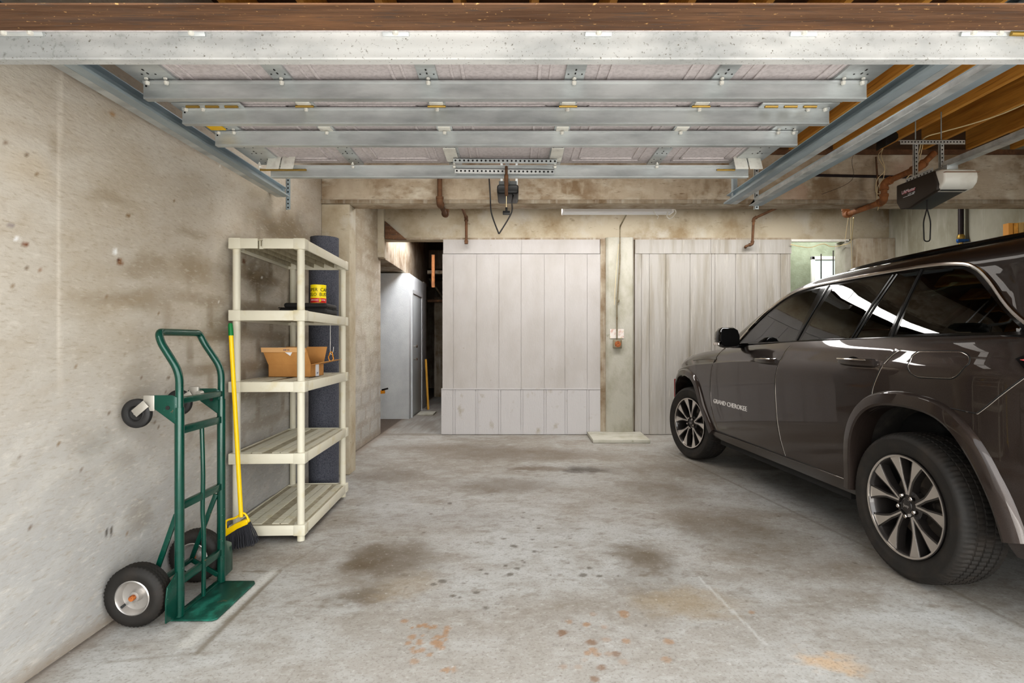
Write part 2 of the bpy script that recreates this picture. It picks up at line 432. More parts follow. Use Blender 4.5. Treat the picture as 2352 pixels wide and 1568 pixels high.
for x, y, r in [(298,873,8),(415,857,10),(462,932,9),(517,914,5),(580,768,11),(615,738,9),(690,595,6),(600,628,11),(465,763,7),(640,700,6),(285,418,8),(540,880,5),(327,950,5),(505,970,4),(1245,1017,5),(970,735,8),(1020,775,8),(1110,775,5),(700,655,9),(650,708,6),(560,725,8),(330,880,5),(720,540,6),(440,745,6),(250,800,12),(940,770,12),(205,815,8)]:
    fspot(900+x/2.138, 960+y/2.138, r*.75, lin(84,78,66), .75)
rs_ = random.Random(5)
for i in range(190):
    fspot(rs_.uniform(700,2000), rs_.uniform(1130,1560), rs_.uniform(2,5), lin(104,96,84), rs_.uniform(.3,.8))
for i in range(34):
    a, r0 = rs_.uniform(0,2*PI), rs_.uniform(0,1)**.5
    fspot(978+52*r0*math.cos(a), 1468+36*r0*math.sin(a), rs_.uniform(3,11), oc, .8)
for i in range(9): fspot(rs_.uniform(1015,1045), rs_.uniform(1532,1541), rs_.uniform(3,7), oc, .7)
# old slab outline under the hand truck, seam lines beside the car
def fline(p, q, w, col, k):
    global c
    def W(t): Y = GY/(t[1]-784); return np.array([(t[0]-1176)*Y/FPX, Y])
    a, b = W(p), W(q); d = b-a; L2 = (d**2).sum()
    t = np.clip(((FX-a[0])*d[0]+(FY-a[1])*d[1])/L2, 0, 1)
    dist = np.hypot(FX-a[0]-t*d[0], FY-a[1]-t*d[1])+(n3-.5)*.012
    c = blend(c, (1-sm(dist, w*.3, w))*k, col)
sl = lin(110,100,84)
fline((642,1310),(452,1500),.022,sl,.8); fline((642,1312),(560,1312),.014,sl,.6); fline((625,1315),(430,1478),.05,lin(206,204,198),.5)
fline((452,1500),(250,1520),.014,sl,.45); fline((640,1310),(740,1250),.012,sl,.3)
fline((1540,1040),(2000,1260),.018,sl,.5); fline((2000,1260),(2352,1440),.018,sl,.5); fline((1600,1320),(1760,1480),.01,lin(204,204,202),.4)
# dust and dirt along the walls, greyer car side, darkened wall crease
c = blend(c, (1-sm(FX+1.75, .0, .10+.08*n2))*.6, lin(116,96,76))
c = blend(c, (1-sm(abs(FY-7.27), .0, .12))*.5, lin(110,100,86))
c = blend(c, sm(FX, 1.75, 2.3)*sm(FY, 2.6, 3.4)*.25, lin(120,122,122))  # floor toned greyer across the car's side
c = blend(c, (1-sm(FX+1.745, .004, .03))*.8, lin(70,56,44))  # darkness of the wall-floor gap painted into the floor colour
# the near edge of the slab is paler
c = blend(c, (1-sm(FY, 2.0, 2.7))*.2*(.5+n1), lin(196,194,190))
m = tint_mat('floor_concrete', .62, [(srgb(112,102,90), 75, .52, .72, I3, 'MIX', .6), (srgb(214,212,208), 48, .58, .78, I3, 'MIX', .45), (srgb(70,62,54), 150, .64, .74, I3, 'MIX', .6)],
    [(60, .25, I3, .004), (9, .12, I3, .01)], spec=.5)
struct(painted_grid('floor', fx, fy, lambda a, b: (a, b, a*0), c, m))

# ------------------------------------------------------------------ left wall
LX = -1.745
wy_ = axis_lines([(1.35,1.75,.1), (1.75,7.34,.014)]); wz_ = axis_lines([(0,2.9,.014),(2.9,3.3,.1)])
WY, WZ = np.meshgrid(wy_, wz_, indexing='ij')
c = np.zeros(WY.shape+(3,))+lin(198,190,178)
n1 = fbm(WY, WZ, 1.1, 51); n2 = fbm(WY, WZ, 4, 61); n3 = fbm(WY+WZ*.3, WZ*3, 9, 71)
c = blend(c, sm(n1, .45, .75)*.55, lin(176,162,140))
c = blend(c, (1-sm(WZ, .3, 1.5))*.75, lin(172,173,174))
# damp showing the block joints
def lines(v, period, off, w): d = abs(((v-off)/period+.5) % 1-.5)*period; return 1-sm(d, w*.3, w)
row = np.floor((WZ-.06)/.2)
joint = np.maximum(lines(WZ+(n2-.5)*.03, .2, .06, .05), lines(WY+(n1-.5)*.05, .4, .2*(row % 2), .05))
damp = sm(fbm(WY, WZ, .9, 81), .45, .68)*sm(WZ, .35,.8)*(1-sm(WZ, 1.75, 2.2))
damp2 = sm(WY, 5.3, 5.8)*.9
c = blend(c, joint*np.clip(damp*.55+damp2*.35, 0, 1)*(.4+n2), lin(128,110,84))
def wstain(px, py, rx, ry, col, k):
    global c
    Y = LX*FPX/(px-1176); Z = CAM_H+(784-py)*Y/FPX; b = ry*Y/FPX; a = rx*Y*Y/(FPX*1.745)
    d = np.sqrt(((WY-Y+(n2-.5)*.25)/a)**2+((WZ-Z+(n2-.5)*.2)/b)**2)
    c = blend(c, (1-sm(d, .2, 1.3))*k, col)
wb = lin(142,124,96)
for s in [(250,460,60,22,wb,.4),(330,620,70,30,wb,.5),(450,620,60,40,wb,.6),(300,690,120,30,wb,.55),(440,540,40,20,wb,.45),(140,330,30,40,wb,.4),
          (600,620,40,60,lin(96,80,56),.75),(640,520,80,40,lin(110,94,68),.6),(700,560,60,70,lin(110,96,72),.5),(230,1010,50,30,lin(150,146,138),.5),(320,900,40,90,lin(158,150,138),.45),
          (270,1080,40,50,lin(140,132,120),.4),(320,1190,50,40,lin(136,126,112),.5),(620,950,50,110,lin(160,154,144),.4),(60,400,80,60,lin(200,184,160),.4),(600,440,80,25,lin(160,146,122),.4),
          (520,740,60,40,lin(130,118,98),.55),(650,800,40,50,lin(120,112,100),.4)]: wstain(*s)
# pale trowelled patch past the pilaster
c = blend(c, sm(WY, 5.9, 6.1)*(1-sm(WY, 6.9, 7.2))*sm(WZ, .6, .9)*(1-sm(WZ, 1.9, 2.1))*sm(n2, .35, .6)*.9, lin(206,202,190))
c = blend(c, sm(WY, 5.4, 5.6)*sm(WZ, 1.5, 2.3)*.45, lin(140,126,104))
c = blend(c, sm(WY, 5.4, 5.6)*.2, lin(150,140,120))
n5 = fbm(WY*.7+WZ*.5, WZ*2.4-WY*.8, 6, 101, 5); n6 = fbm(WY*.6+WZ*.4, WZ*3-WY, 26, 105, 3)
c = blend(c, sm(n5, .50, .78)*.22*(.3+.7*sm(WZ,.6,1.4)), lin(172,154,128))
c = blend(c, sm(1-n5, .52, .78)*.25, lin(214,209,200))
c = blend(c, sm(n6, .62, .80)*.16, lin(156,140,116))
c *= (.93+.05*sm(WZ, 1.2, 2.2))[..., None]
# chips and specks
def wspot(px, py, r, col, k=1):
    global c
    Y = LX*FPX/(px-1176); Z = CAM_H+(784-py)*Y/FPX; a = r*Y/FPX
    d = np.sqrt(((WY-Y)/(a*1.5))**2+((WZ-Z)/a)**2)+(n3-.5)*.9
    c = blend(c, (1-sm(d, .6, 1.2))*k, col)
for px, py, r, col in [(26,518,7,lin(150,140,136)),(38,547,6,lin(240,240,240)),(59,559,6,lin(120,70,40)),(265,578,6,lin(240,240,238)),(276,601,7,lin(130,92,60)),(93,617,4,lin(140,96,60)),
        (258,262,8,lin(172,140,104)),(16,327,4,lin(110,80,50)),(295,497,5,lin(130,104,70)),(560,600,6,lin(110,80,60)),(272,596,4,lin(90,50,30))]: wspot(px, py, r, col)
for px_ in (248,258):
    for k_ in range(12): wspot(px_-k_*.5, 1208+k_*2.3, 2.6, lin(74,68,62), .7)
for i in range(70): wspot(rs_.uniform(5,650), rs_.uniform(200,1380), rs_.uniform(1.5,3.5), rs_.choice([lin(130,104,70), lin(110,90,70), lin(230,228,222)]), .8)
d = abs(WY-(2.135+.006*np.sin(WZ*3))); c = blend(c, (1-sm(d, .004, .014))*sm(WZ, .9, 1.3)*.5, lin(226,218,206))
# bottom grime
c = blend(c, (1-sm(WZ, 0, .06+.05*n2))*.6, lin(140,124,104))
m = tint_mat('left_wall_stucco', .9, [(srgb(146,130,106), 50, .54, .74, (1,.5,2.0), 'MIX', .45), (srgb(222,216,206), 34, .56, .76, (1,.5,1.8), 'MIX', .35)],
    [(26, .55, (1,.7,2.2), .006), (120, .3, I3, .003)])
wl = painted_grid('wall_left', wy_, wz_, lambda a, b: (a*0+LX, a, b), c, m)
struct(wl)

# ------------------------------------------------------------------ shell
def S(name, mb, m, **k): return struct(mb.build(name, m, **k))
S('wall_left_outer', B(LX-.2, LX-.004, 1.3, 7.34, 0, 3.3), M['concrete_light'])
S('wall_front', B(LX-.2, 5.2, 1.3, 1.42, 2.16, 3.3), M['concrete_light'])
S('wall_right', B(4.96, 5.16, 1.3, 7.9, 0, 3.3), M['wall_right'])
S('ceiling', B(-3.2, 5.2, 1.3, 12.2, 3.2, 3.3), M['subfloor'])
# pilaster + front beam
YB = 5.06
tag(B(LX, -1.486, YB, YB+.2, 0, 2.479).build('concrete_pilaster', M['concrete_light'], bevel=.008), 'narrow concrete pilaster on the left wall behind the grey foam roll', 'column')
tag(B(LX, 4.96, YB, YB+.2, 2.479, 2.93).build('concrete_beam', M['concrete_front'], bevel=.008), 'long brown-stained concrete beam across the garage behind the raised door', 'beam')
o = B(LX, 4.96, YB-.012, YB, 2.479, 2.515).build('trim_1', M['concrete'], bevel=.003); struct(o)
o = B(LX, 4.96, YB-.004, YB+.2, 2.93, 2.975).build('trim_2', M['rust']); struct(o)
BY = 7.27
tag(B(LX, 4.96, BY, BY+.2, 2.56, 3.2).build('concrete_beam', M['concrete_light'], bevel=.008), 'pale concrete lintel beam above the grey wall panels at the back', 'beam')
struct(B(LX+.05, 3.66, BY-.015, BY, 2.556, 2.58).build('trim_3', M['concrete']))
struct(B(3.66, 4.42, BY-.02, BY, 2.53, 2.56).build('trim_4', M['white']))

# ------------------------------------------------------------------ back wall sheathing with grooves
def grooved(x0, x1, z0, z1, y, xs, w=.007, d=.006, th=.03):
    pts = [(x0, y+th), (x0, y)]
    for g in xs:
        if x0+.01 < g < x1-.01: pts += [(g-w/2, y), (g-w/2, y+d), (g+w/2, y+d), (g+w/2, y)]
    pts += [(x1, y), (x1, y+th)]
    return MB().prism(pts, z1, 'z', z0)
gx = [(p-1176)*BY/FPX for p in (1042,1095,1146,1197,1250,1297,1348)]
gl = []
for p in (1041,1046,1093,1098,1145,1150,1196,1201,1249,1254,1297,1302,1347,1352): gl.append((p-1176)*BY/FPX)
S('wall_back', grooved(-.91, 1.156, .604, 2.365, BY-.03, gx), M['sheath'])
S('wall_back_lower', grooved(-.925, 1.156, .005, .595, BY-.035, gl, .010, .007), M['sheath_low'])
struct(grooved(-.90, 1.15, 2.37, 2.553, BY-.034, [(1198-1176)*BY/FPX]).build('trim_5', M['sheath']))
struct(B(-.925, 1.156, BY-.04, BY-.004, .594, .606).build('trim_6', M['sheath_low']))
gr = [(p-1176)*BY/FPX for p in (1472,1490,1528,1583,1632,1640,1687,1737,1790)]
S('wall_back_right', grooved(1.61, 3.647, .005, 2.37, BY-.03, gr, .009, .007), M['sheath_grain'])
struct(grooved(1.61, 3.655, 2.37, 2.552, BY-.038, [(1630-1176)*BY/FPX]).build('trim_7', M['sheath_grain']))
S('wall_back_core', B(-.90, 3.64, BY+.005, BY+.12, 0, 2.56), M['concrete'])
t = thing('concrete_column', 'pale concrete column with a metal conduit and rusty outlet at the middle of the back wall', 'column', (1.41, BY, 0))
MB().prism([(1.225,7.30),(1.225,7.21),(1.255,7.18),(1.56,7.18),(1.585,7.21),(1.585,7.30)], 2.575, 'z').build('shaft', M['column'], t, bevel=.006)
MB().prism([(1.157,7.30),(1.157,7.235),(1.225,7.235),(1.225,7.30)], 2.56, 'z').build('side_strip', M['concrete'], t)
tag(MB().prism([(.97,6.63),(1.655,6.62),(1.68,7.225),(.98,7.225)], .045, 'z').build('concrete_slab', M['column'], bevel=.008), 'low concrete pad on the floor at the foot of the back column', 'slab')
t = thing('concrete_column', 'square concrete column in the back right corner behind the car', 'column', (4.7, BY+.1, 0))
B(4.47, 4.96, BY-.12, BY+.25, 0, 2.56).build('shaft', M['concrete'], t, bevel=.012)
B(4.37, 4.47, BY-.02, BY+.22, 0, 2.545).build('side_strip', M['column'], t, bevel=.006)
tag(B(4.90, 4.94, BY-.16, BY-.121, 1.95, 2.1).build('white_block', M['white'], bevel=.004), 'small white block on the face of the back right column', 'block')
# room beyond on the right, with its window
WB = 8.3
wx0, wx1, wz0, wz1 = (1862-1176)*WB/FPX, 5.0, 1.55, CAM_H+(784-589)*WB/FPX
mb = MB(); mb.box(3.4, wx0, WB, WB+.15, 0, 3.2); mb.box(wx1, 6.2, WB, WB+.15, 0, 3.2); mb.box(wx0, wx1, WB, WB+.15, 0, wz0); mb.box(wx0, wx1, WB, WB+.15, wz1, 3.2)
S('wall_back_alcove', mb, M['concrete_green'])
S('wall_alcove_side', B(3.3, 3.4, BY+.12, WB+.15, 0, 3.2), M['concrete_green'])
S('wall_alcove_right', B(5.16, 6.2, BY+.3, BY+.35, 0, 3.2), M['concrete_green'])
win = bpy.data.objects.new('window_1', None); COL.objects.link(win); win.location = ((wx0+wx1)/2, WB, wz0); struct(win)
mb = MB()
for a in ((wx0,wx0+.05,wz0,wz1),(wx1-.05,wx1,wz0,wz1),(wx0,wx1,wz1-.05,wz1),(wx0,wx1,wz0,wz0+.05)): mb.box(a[0],a[1],WB-.03,WB+.1,a[2],a[3])
mb.build('window_frame', M['white_metal'], win, bevel=.004)
B(wx0+.05, wx1-.05, WB+.05, WB+.056, wz0+.05, wz1-.05).build('window_glass', M['win_glass'], win)
for px in (1886, 1914):
    X = (px-1176)*(WB-.06)/FPX
    tag(MB().cyl((X, WB-.06, 0.0), (X, WB-.06, wz1+(.03 if px < 1900 else .08)), .008, 8).build('threaded_rod', M['black_pipe']),
        'thin dark rod standing in front of the small window, '+('left one' if px < 1900 else 'right one'), 'rod', 'dark rods before the window')

# passage on the left
t = thing('storage_closet', 'tall grey stucco closet with a grey side door in the left passage', 'closet', (-1.9, 8.7, 0))
mb = MB(); mb.box(-2.9,-1.617,8.70,10.4,0,2.295); mb.build('body', M['closet'], t, bevel=.004)
struct_d = MB().box(-1.617,-1.605,8.92,9.80,.02,2.0).build('door', M['door_paint'], t, bevel=.002)
mb = MB(); mb.box(-1.617,-1.595,8.86,8.92,0,2.06); mb.box(-1.617,-1.595,9.80,9.86,0,2.06); mb.box(-1.617,-1.595,8.92,9.80,2.0,2.06); mb.build('door_frame', M['closet'], t)
for zz, nm in ((.93,'door_knob'),(1.14,'deadbolt')):
    mb = MB().cyl((-1.605,9.02,zz),(-1.56,9.02,zz),.012,10); mb.lathe([(.001,.0),(.02,.002),(.027,.014),(.02,.026),(.001,.03)],14,(-1.57,9.02,zz),'x')
    o = mb.build(nm, M['chrome'], t); o.parent = struct_d
tag(B(-2.3, -1.70, 7.34, 11.3, 2.32, 3.2).build('concrete_beam', M['concrete'], bevel=.01), 'dark stained concrete beam running back above the grey closet', 'beam')
tag(B(LX-.1, -1.665, BY-.09, BY+.07, 2.31, 3.2).build('concrete_corbel', M['concrete_light'], bevel=.02), 'rough plastered concrete corbel where the left wall meets the back lintel', 'corbel')
tag(MB().prism([(-1.655,2.79),(-1.655,2.56),(-1.50,2.545),(-1.37,2.545)], BY-.03, 'y', BY-.07).build('wooden_brace', M['wood_dark'], bevel=.003), 'triangular brown wooden brace in the upper corner over the left passage', 'wood')
tag(B(-1.77,-1.66,10.45,10.75,0,2.35).build('concrete_column', M['column'], bevel=.01), 'slim pale concrete column beyond the closet door', 'column')
tag(MB().bar((-1.50,9.9,0),(-1.56,10.0,.9),.035,.018).build('wooden_stick', mat('stick_wood', srgb(214,164,70), .6)), 'yellow wooden board leaning beside the closet in the passage', 'board')
tag(B(-1.57,-1.30,9.1,9.5,.0,.025).build('concrete_block', M['column'], bevel=.006), 'flat concrete piece on the passage floor by the closet', 'slab')
S('wall_passage_back', B(-3.2, .4, 14.5, 14.6, 0, 3.2), M['concrete'])
S('wall_passage_right', B(-.88, -.80, BY+.13, 14.5, 0, 3.2), M['wood_dark'])
S('wall_passage_left', B(-3.0, -2.9, 7.34, 14.5, 0, 3.3), M['concrete'])
S('wall_left_return', B(-3.0, LX-.2, 7.20, 7.34, 0, 3.3), M['concrete'])
S('ceiling_passage', B(-3.2, .4, 12.0, 14.6, 2.8, 3.3), M['concrete'])
tag(B(-1.72,-1.50,12.2,12.4,0,2.2).build('concrete_column', M['concrete'], bevel=.01), 'dark grey column deep in the left passage', 'column')
struct(B(-1.45,-1.05,14.4,14.5,.1,1.9).build('door_2', M['black_matte']))
def pipe(name, pts, r, m, label, cat='pipe', fit=None, rad=.04, group=None, fr=1.28):
    t = thing(name, label, cat, tuple(pts[0]), group=group)
    MB().tube(rounded(pts, rad), r, 14).build('pipe_run', m, t)
    for i in (fit or []):
        P = [Vector(p) for p in pts]; b = P[i]; L = 2.4*r
        q = [b+(P[j]-b).normalized()*min(L,(P[j]-b).length*.9) for j in (i-1, i+1) if 0 <= j < len(P)]
        path = [q[0], b, q[1]] if len(q) == 2 else [b, q[0]]
        mb = MB().tube(rounded(path, L*.8), r*fr, 14)
        for e in q: 
            d = (b-e).normalized()*r*.8; mb.tube([e-d*.1, e+d], r*fr*1.12, 14)
        mb.build('elbow' if len(q) == 2 else 'end_fitting', m, t)
    return t
pipe('copper_pipe', [at(1010,405,4.98), at(1010,466,4.98), at(1024,494,5.34), at(1024,470,5.36)], .022, M['rust'], 'rusty drain pipe with elbow coming down in front of the long beam', fit=[1,2], fr=1.4)
pipe('rusty_pipe', [at(1060,474,6.5), at(1071,500,7.15), at(1071,560,7.15)], .018, M['rust'], 'short rusty pipe stub above the left grey panel', fit=[1,2])
pipe('rusty_pipe', [at(1800,470,7.0), at(1731,502,7.1), at(1728,560,7.15), at(1712,566,7.15), at(1712,568,7.24)], .016, M['rust'], 'rusty pipe bending down over the right grey panel', fit=[1,2])
pipe('copper_pipe', [at(1942,470,5.40), at(1942,494,5.40), at(2030,462,4.85), at(2031,420,4.85), at(2112,384,4.55), at(2145,352,4.6)], .025, M['copper'], 'long rusty copper pipe with elbows crossing the beam left of the opener', fit=[1,2,3,4], rad=.05)
pipe('rusty_pipe', [at(2012,360,5.03), at(2018,450,5.03)], .007, M['rust'], 'thin rusty rod standing against the beam left of the copper pipe')
pipe('steel_pipe', [at(1855,402,5.04), at(2190,409,5.04)], .012, M['black_pipe'], 'thin horizontal dark pipe along the face of the long beam')
pipe('overhead_pipe', [at(995,585,9.5), at(995,660,9.5)], .03, M['copper'], 'short copper pipe hanging in the dark passage')
pipe('overhead_pipe', [at(982,625,10.5), at(1020,625,10.5)], .04, M['concrete'], 'horizontal grey pipe across the dark passage')
pipe('overhead_pipe', [at(986,640,12), at(1022,690,12)], .04, M['conduit'], 'slanting pipe deep in the dark passage')
pipe('overhead_pipe', [at(982,691,11), at(1022,691,11)], .03, M['rust'], 'brown horizontal pipe low across the dark passage')
# conduit on the column
cp = [at(1440,490,6.6), at(1424,520,7.13), at(1424,600,7.165), at(1417,700,7.165), at(1417,780,7.165)]
t = thing('electrical_conduit', 'bent metal conduit running down the back column to the outlet', 'conduit', cp[0])
MB().tube(rounded(cp,.05), .009, 10).build('conduit_run', M['conduit'], t)
MB().tube([at(1411,700,7.16), at(1414,640,7.16), at(1421,560,7.16)], .003, 6).build('wire', M['wire'], t)
MB().cyl(at(1420,688,7.165), at(1420,694,7.165), .016, 10).build('coupling', M['conduit'], t)
x, y, z = at(1418,790,7.16)
t = thing('electrical_outlet', 'rusty orange electrical outlet box on the back column', 'outlet', (x,7.18,z))
B(x-.055,x+.055,7.14,7.18,z-.055,z+.055).build('box', M['conduit'], t, bevel=.004)
MB().lathe([(.04,0),(.04,.006),(.03,.012),(.0,.012)],18,(x,7.128,z),'y').build('socket', M['rusty_socket'], t)
x, y, z = at(1418,766,7.17)
tag(B(x-.095,x+.085,7.172,7.181,z-.06,z+.06).build('torn_label', M['label_torn']), 'torn white and pink paper label above the outlet on the column', 'label')

t = thing('hand_tool', 'small orange and black tool handle showing past the end of the left wall', 'tool', (-1.95,8.2,.47))
MB().bar((-2.3,8.25,.44),(-1.885,8.2,.475),.03,.05).build('body', M['orange'], t, bevel=.006)
MB().bar((-1.93,8.2,.50),(-1.835,8.18,.525),.03,.025).build('grip', M['black'], t, bevel=.006)
MB().bar((-2.3,8.25,0),(-2.3,8.25,.46),.04,.04).build('stand', M['black'], t, bevel=.004)
# ------------------------------------------------------------------ fluorescent fixture
t = thing('fluorescent_light', 'white four-foot tube light hanging under the concrete beam', 'light fixture', (1.155,6.08,2.64))
MB().prism([(6.0,2.63),(6.02,2.69),(6.05,2.70),(6.11,2.70),(6.14,2.69),(6.16,2.63),(6.155,2.63),(6.135,2.683),(6.025,2.683),(6.005,2.63)], 1.76, 'x', .55).build('reflector', M['white_metal'], t)
for dy in (6.05, 6.11): MB().cyl((.57,dy,2.655),(1.74,dy,2.655),.013,14).build('tube', M['tube_glass'], t)
for xx in (.55,1.74): B(xx,xx+.02,6.0,6.16,2.625,2.70).build('end_cap', M['white_metal'], t, bevel=.003)
for xx in (.65,1.66): MB().cyl((xx,6.08,2.70),(xx,6.08,3.2),.003,6).build('hanger', M['steel_wire'], t)
MB().tube(bez([at(1546,478,6.02),at(1552,488,6.0),at(1540,502,6.0),at(1532,497,6.0),at(1534,485,6.02)]),.006,8).build('power_cord', M['white'], t)
MB().tube(bez([at(1500,480,6.0),at(1505,492,5.99),at(1512,496,5.99),at(1509,503,5.99)]),.004,8).build('plug_lead', M['white'], t)

# ------------------------------------------------------------------ ceiling joists
t0 = None
k = 0
xs = [-1.5+.405*i for i in range(17)]
names = 'first second third fourth fifth sixth seventh eighth ninth tenth eleventh twelfth thirteenth fourteenth fifteenth sixteenth seventeenth'.split()
for i, X in enumerate(xs):
    vis = X > 1.9
    if t0 is None:
        o = B(X-.02, X+.02, 1.42, YB, 2.975, 3.2).build('ceiling_joist', M['wood_orange'], bevel=.003, origin=(X,1.42,2.975)); t0 = o
    else:
        o = t0.copy(); COL.objects.link(o); o.location = (X, 1.42, 2.975)
    lab = ('warm orange wooden ceiling joist over the car, %s from the right wall' % names[16-i]) if vis else ('dark wooden ceiling joist above the raised door, %s from the left wall' % names[i])
    tag(o, lab, 'joist', 'wooden ceiling joists')

# header plank
tag(MB().prism([(1.445,2.100),(1.565,2.100),(1.565,2.106),(1.445,2.1045)], 4.96, 'x', LX).build('header_board', M['wood_dark']), 'long weathered wooden board across the top of the garage opening', 'board')

# ------------------------------------------------------------------ garage door (raised)
door = thing('garage_door', 'raised sectional garage door with galvanised struts hanging overhead', 'garage door', (-.03, 1.68, 2.3), rot=(0,.006,0))
def strut(Y, ztop, x0, x1, h=.074, m=M['galv']):
    # hat channel: top flange, front web, bottom lip
    prof = [(Y-.002,ztop),(Y+.045,ztop),(Y+.045,ztop-.003),(Y+.002,ztop-.004),(Y+.001,ztop-h+.004),(Y+.028,ztop-h+.006),(Y+.028,ztop-h),(Y-.003,ztop-h),(Y-.004,ztop-h+.006),(Y-.002,ztop-h+.010),(Y-.002,ztop-.012),(Y-.008,ztop-.008),(Y-.008,ztop)]
    return MB().prism(prof, x1, 'x', x0)
XL, XR = -1.554, 1.495
sx = [-1.50,-.966,-.351,.261,.88,1.44]
def on_section(p0, p1):
    p0, p1 = Vector((0,)+p0), Vector((0,)+p1); d = (p1-p0).normalized(); n = Vector((1,0,0)).cross(d)
    m = Matrix((Vector((1,0,0)), d, n)).transposed().to_4x4(); m.translation = p0; return m, (p1-p0).length
secs = [((1.66,2.150),(2.075,2.335)), ((2.08,2.335),(2.56,2.336)), ((2.565,2.336),(3.04,2.336)), ((3.045,2.336),(3.46,2.335))]
for p0, p1 in secs:
    mt, L = on_section(p0, p1)
    MB().box(XL, XR, 0, L, 0, .03, mt).build('door_section', M['door_panel'], door)
    mb = MB()
    for a, b in zip(sx, sx[1:]):
        for ins, hh, ww in ((.055,.004,.012),(.10,.006,.014)):
            x0, x1, y0, y1 = a+.04+ins, b-.04-ins, ins*.9, L-ins*.9
            for q in ((x0,x1,y0,y0+ww),(x0,x1,y1-ww,y1),(x0,x0+ww,y0,y1),(x1-ww,x1,y0,y1)): mb.box(q[0],q[1],q[2],q[3],-hh,.002,mt)
    mb.build('panel_moulding', M['door_panel'], door, bevel=.002)
    for i, X in enumerate(sx):
        w = .085 if i in (0,5) else .04
        mb = MB().box(X-w/1, X+w/1, .004, L-.004, -.012, .002, mt) if i in (0,5) else MB().box(X-w, X+w, .004, L-.004, -.012, .002, mt)
        mb.box(X-.008,X-.004,L*.5,L*.5+.02,-.013,-.011,mt)
        s_ = mb.build('stile', M['galv'], door, bevel=.002)
        mb = MB()
        for dx, dy in ((-.025,.1),(.025,.1),(-.028,.2),(.028,.2),(0,.16),(0,.19),(-.02,.3),(.02,.3),(-.02,.36),(.02,.36)): mb.box(X+dx-.003,X+dx+.003,dy,dy+(.012 if dx == 0 else .006),-.0135,-.0115,mt)
        merge(s_, mb.build('screw_holes', M['seam'], door))
ST = [(1.678, 2.163, .089, M['galv_white'], -1.58, 2.10), (2.333, 2.318, .075, M['galv'], XL, XR), (2.608, 2.321, .075, M['galv'], XL, XR), (2.897, 2.321, .075, M['galv'], XL, XR), (3.37, 2.292, .072, M['galv'], -1.47, 1.44)]
for i, (Y, zt, h, mm, a, b) in enumerate(ST):
    if i == 0: b = 1.60
    s_ = strut(Y, zt, a, b, h, mm).build('strut', mm, door)
    for j, X in enumerate(sx):
        for dx in ((-.03,.05) if j == 0 else (-.05,.03) if j == 5 else (0,)):
            mb = MB().lathe([(.008,0),(.008,.006),(.004,.008),(.004,.016),(0,.016)],6,(X+dx,Y-.02,zt-.002),'z')
            mb.lathe([(.0,-.014),(.008,-.012),(.01,-.004),(.01,.0)],8,(X+dx,Y-.013,zt-.008),'z')
            o = mb.build('bolt', M['plate_white'], door); o.parent = s_
    if i:
        for X in (a+.012, b-.012):
            merge(s_, MB().cyl((X,Y-.0035,zt-.022),(X,Y-.001,zt-.022),.004,10).build('bolt_hole', M['seam'], door)) if len(s_.data.materials) == 1 else None
# hinges between the struts
for Y, hb in ((2.545,1),(2.84,0)):
    for j, X in enumerate(sx[1:5]):
        mb = MB().box(X-.032,X+.032,Y,Y+.055,2.318,2.326)
        h_ = mb.build('hinge', M['plate_white'], door, bevel=.002)
        if hb:
            q = MB().cyl((X-.042,Y+.03,2.314),(X+.042,Y+.03,2.314),.006,8).build('hinge_pin', M['brass'], door); q.parent = h_
h_ = B(XL+.02,XL+.30,2.545,2.60,2.314,2.322).build('edge_hinge', M['galv'], door, bevel=.003)
for k_ in range(3):
    xa = XL+.02+.02+k_*.09; q = MB().cyl((xa,2.57,2.311),(xa+.06,2.57,2.311),.007,8).build('hinge_pin', M['brass'], door); q.parent = h_
h_ = B(XR-.34,XR-.02,2.545,2.60,2.314,2.322).build('edge_hinge', M['galv'], door, bevel=.003)
for k_ in range(3):
    xa = XR-.34+.02+k_*.09; q = MB().cyl((xa,2.57,2.311),(xa+.06,2.57,2.311),.007,8).build('hinge_pin', M['brass'], door); q.parent = h_
B(XL+.0,XL+.075,2.80,2.86,2.312,2.318).build('warning_label', M['yellow_label'], door)
# top brackets
for X, sgn in ((-1.47,1),(1.335,1)):
    for d in (0, .085):
        mt = Matrix.Translation((X+d,3.34,2.335)) @ Matrix.Rotation(math.radians(-24),4,'X')
        mb = MB().box(0,.078,-.004,.0,-.095,0,mt)
        for q in range(4): mb.box(.008+q*.018,.018+q*.018,-.008,.0,-.001,.012,mt)
        mb.build('top_bracket', M['plate_white'], door, bevel=.002)
    MB().cyl((X-.06 if X < 0 else X+.02,3.36,2.262),(X+.22 if X < 0 else X-.09,3.36,2.262),.006,10).build('roller_stem', M['brass'], door)
# opener attachment angles
def perf(p0, p1, w, n, m, parent, name, hole=.006, face=(0,-1,0)):
    """perforated angle: flat bar with dark round holes"""
    p0, p1 = Vector(p0), Vector(p1)
    mb = MB(); d = (p1-p0).normalized(); f = Vector(face); up = f.cross(d).normalized()
    mt = Matrix((d, up, f)).transposed().to_4x4(); mt.translation = p0; L = (p1-p0).length
    mb.box(0,L,-w/2,w/2,-.003,0,mt); mb.box(0,L,w/2-.003,w/2,-w*.7,0,mt)
    o = mb.build(name, m, parent)
    hb = MB()
    for i in range(n):
        cc = mt @ Vector(((i+.5)*L/n,0,0)); hb.tube([cc-f*.001, cc+f*.0012], hole, 8)
    h = hb.build('holes', M['seam'], parent); return merge(o, h)
perf((-.345,3.25,2.284),(.265,3.25,2.279),.028,24,M['galv'],door,'perforated_angle')
perf((-.345,3.335,2.249),(.255,3.335,2.243),.030,24,M['galv_white'],door,'perforated_angle')
for X in (-.36,.255):
    B(X-.03,X+.04,3.12,3.34,2.305,2.312).build('angle_strap', M['plate_white'], door)
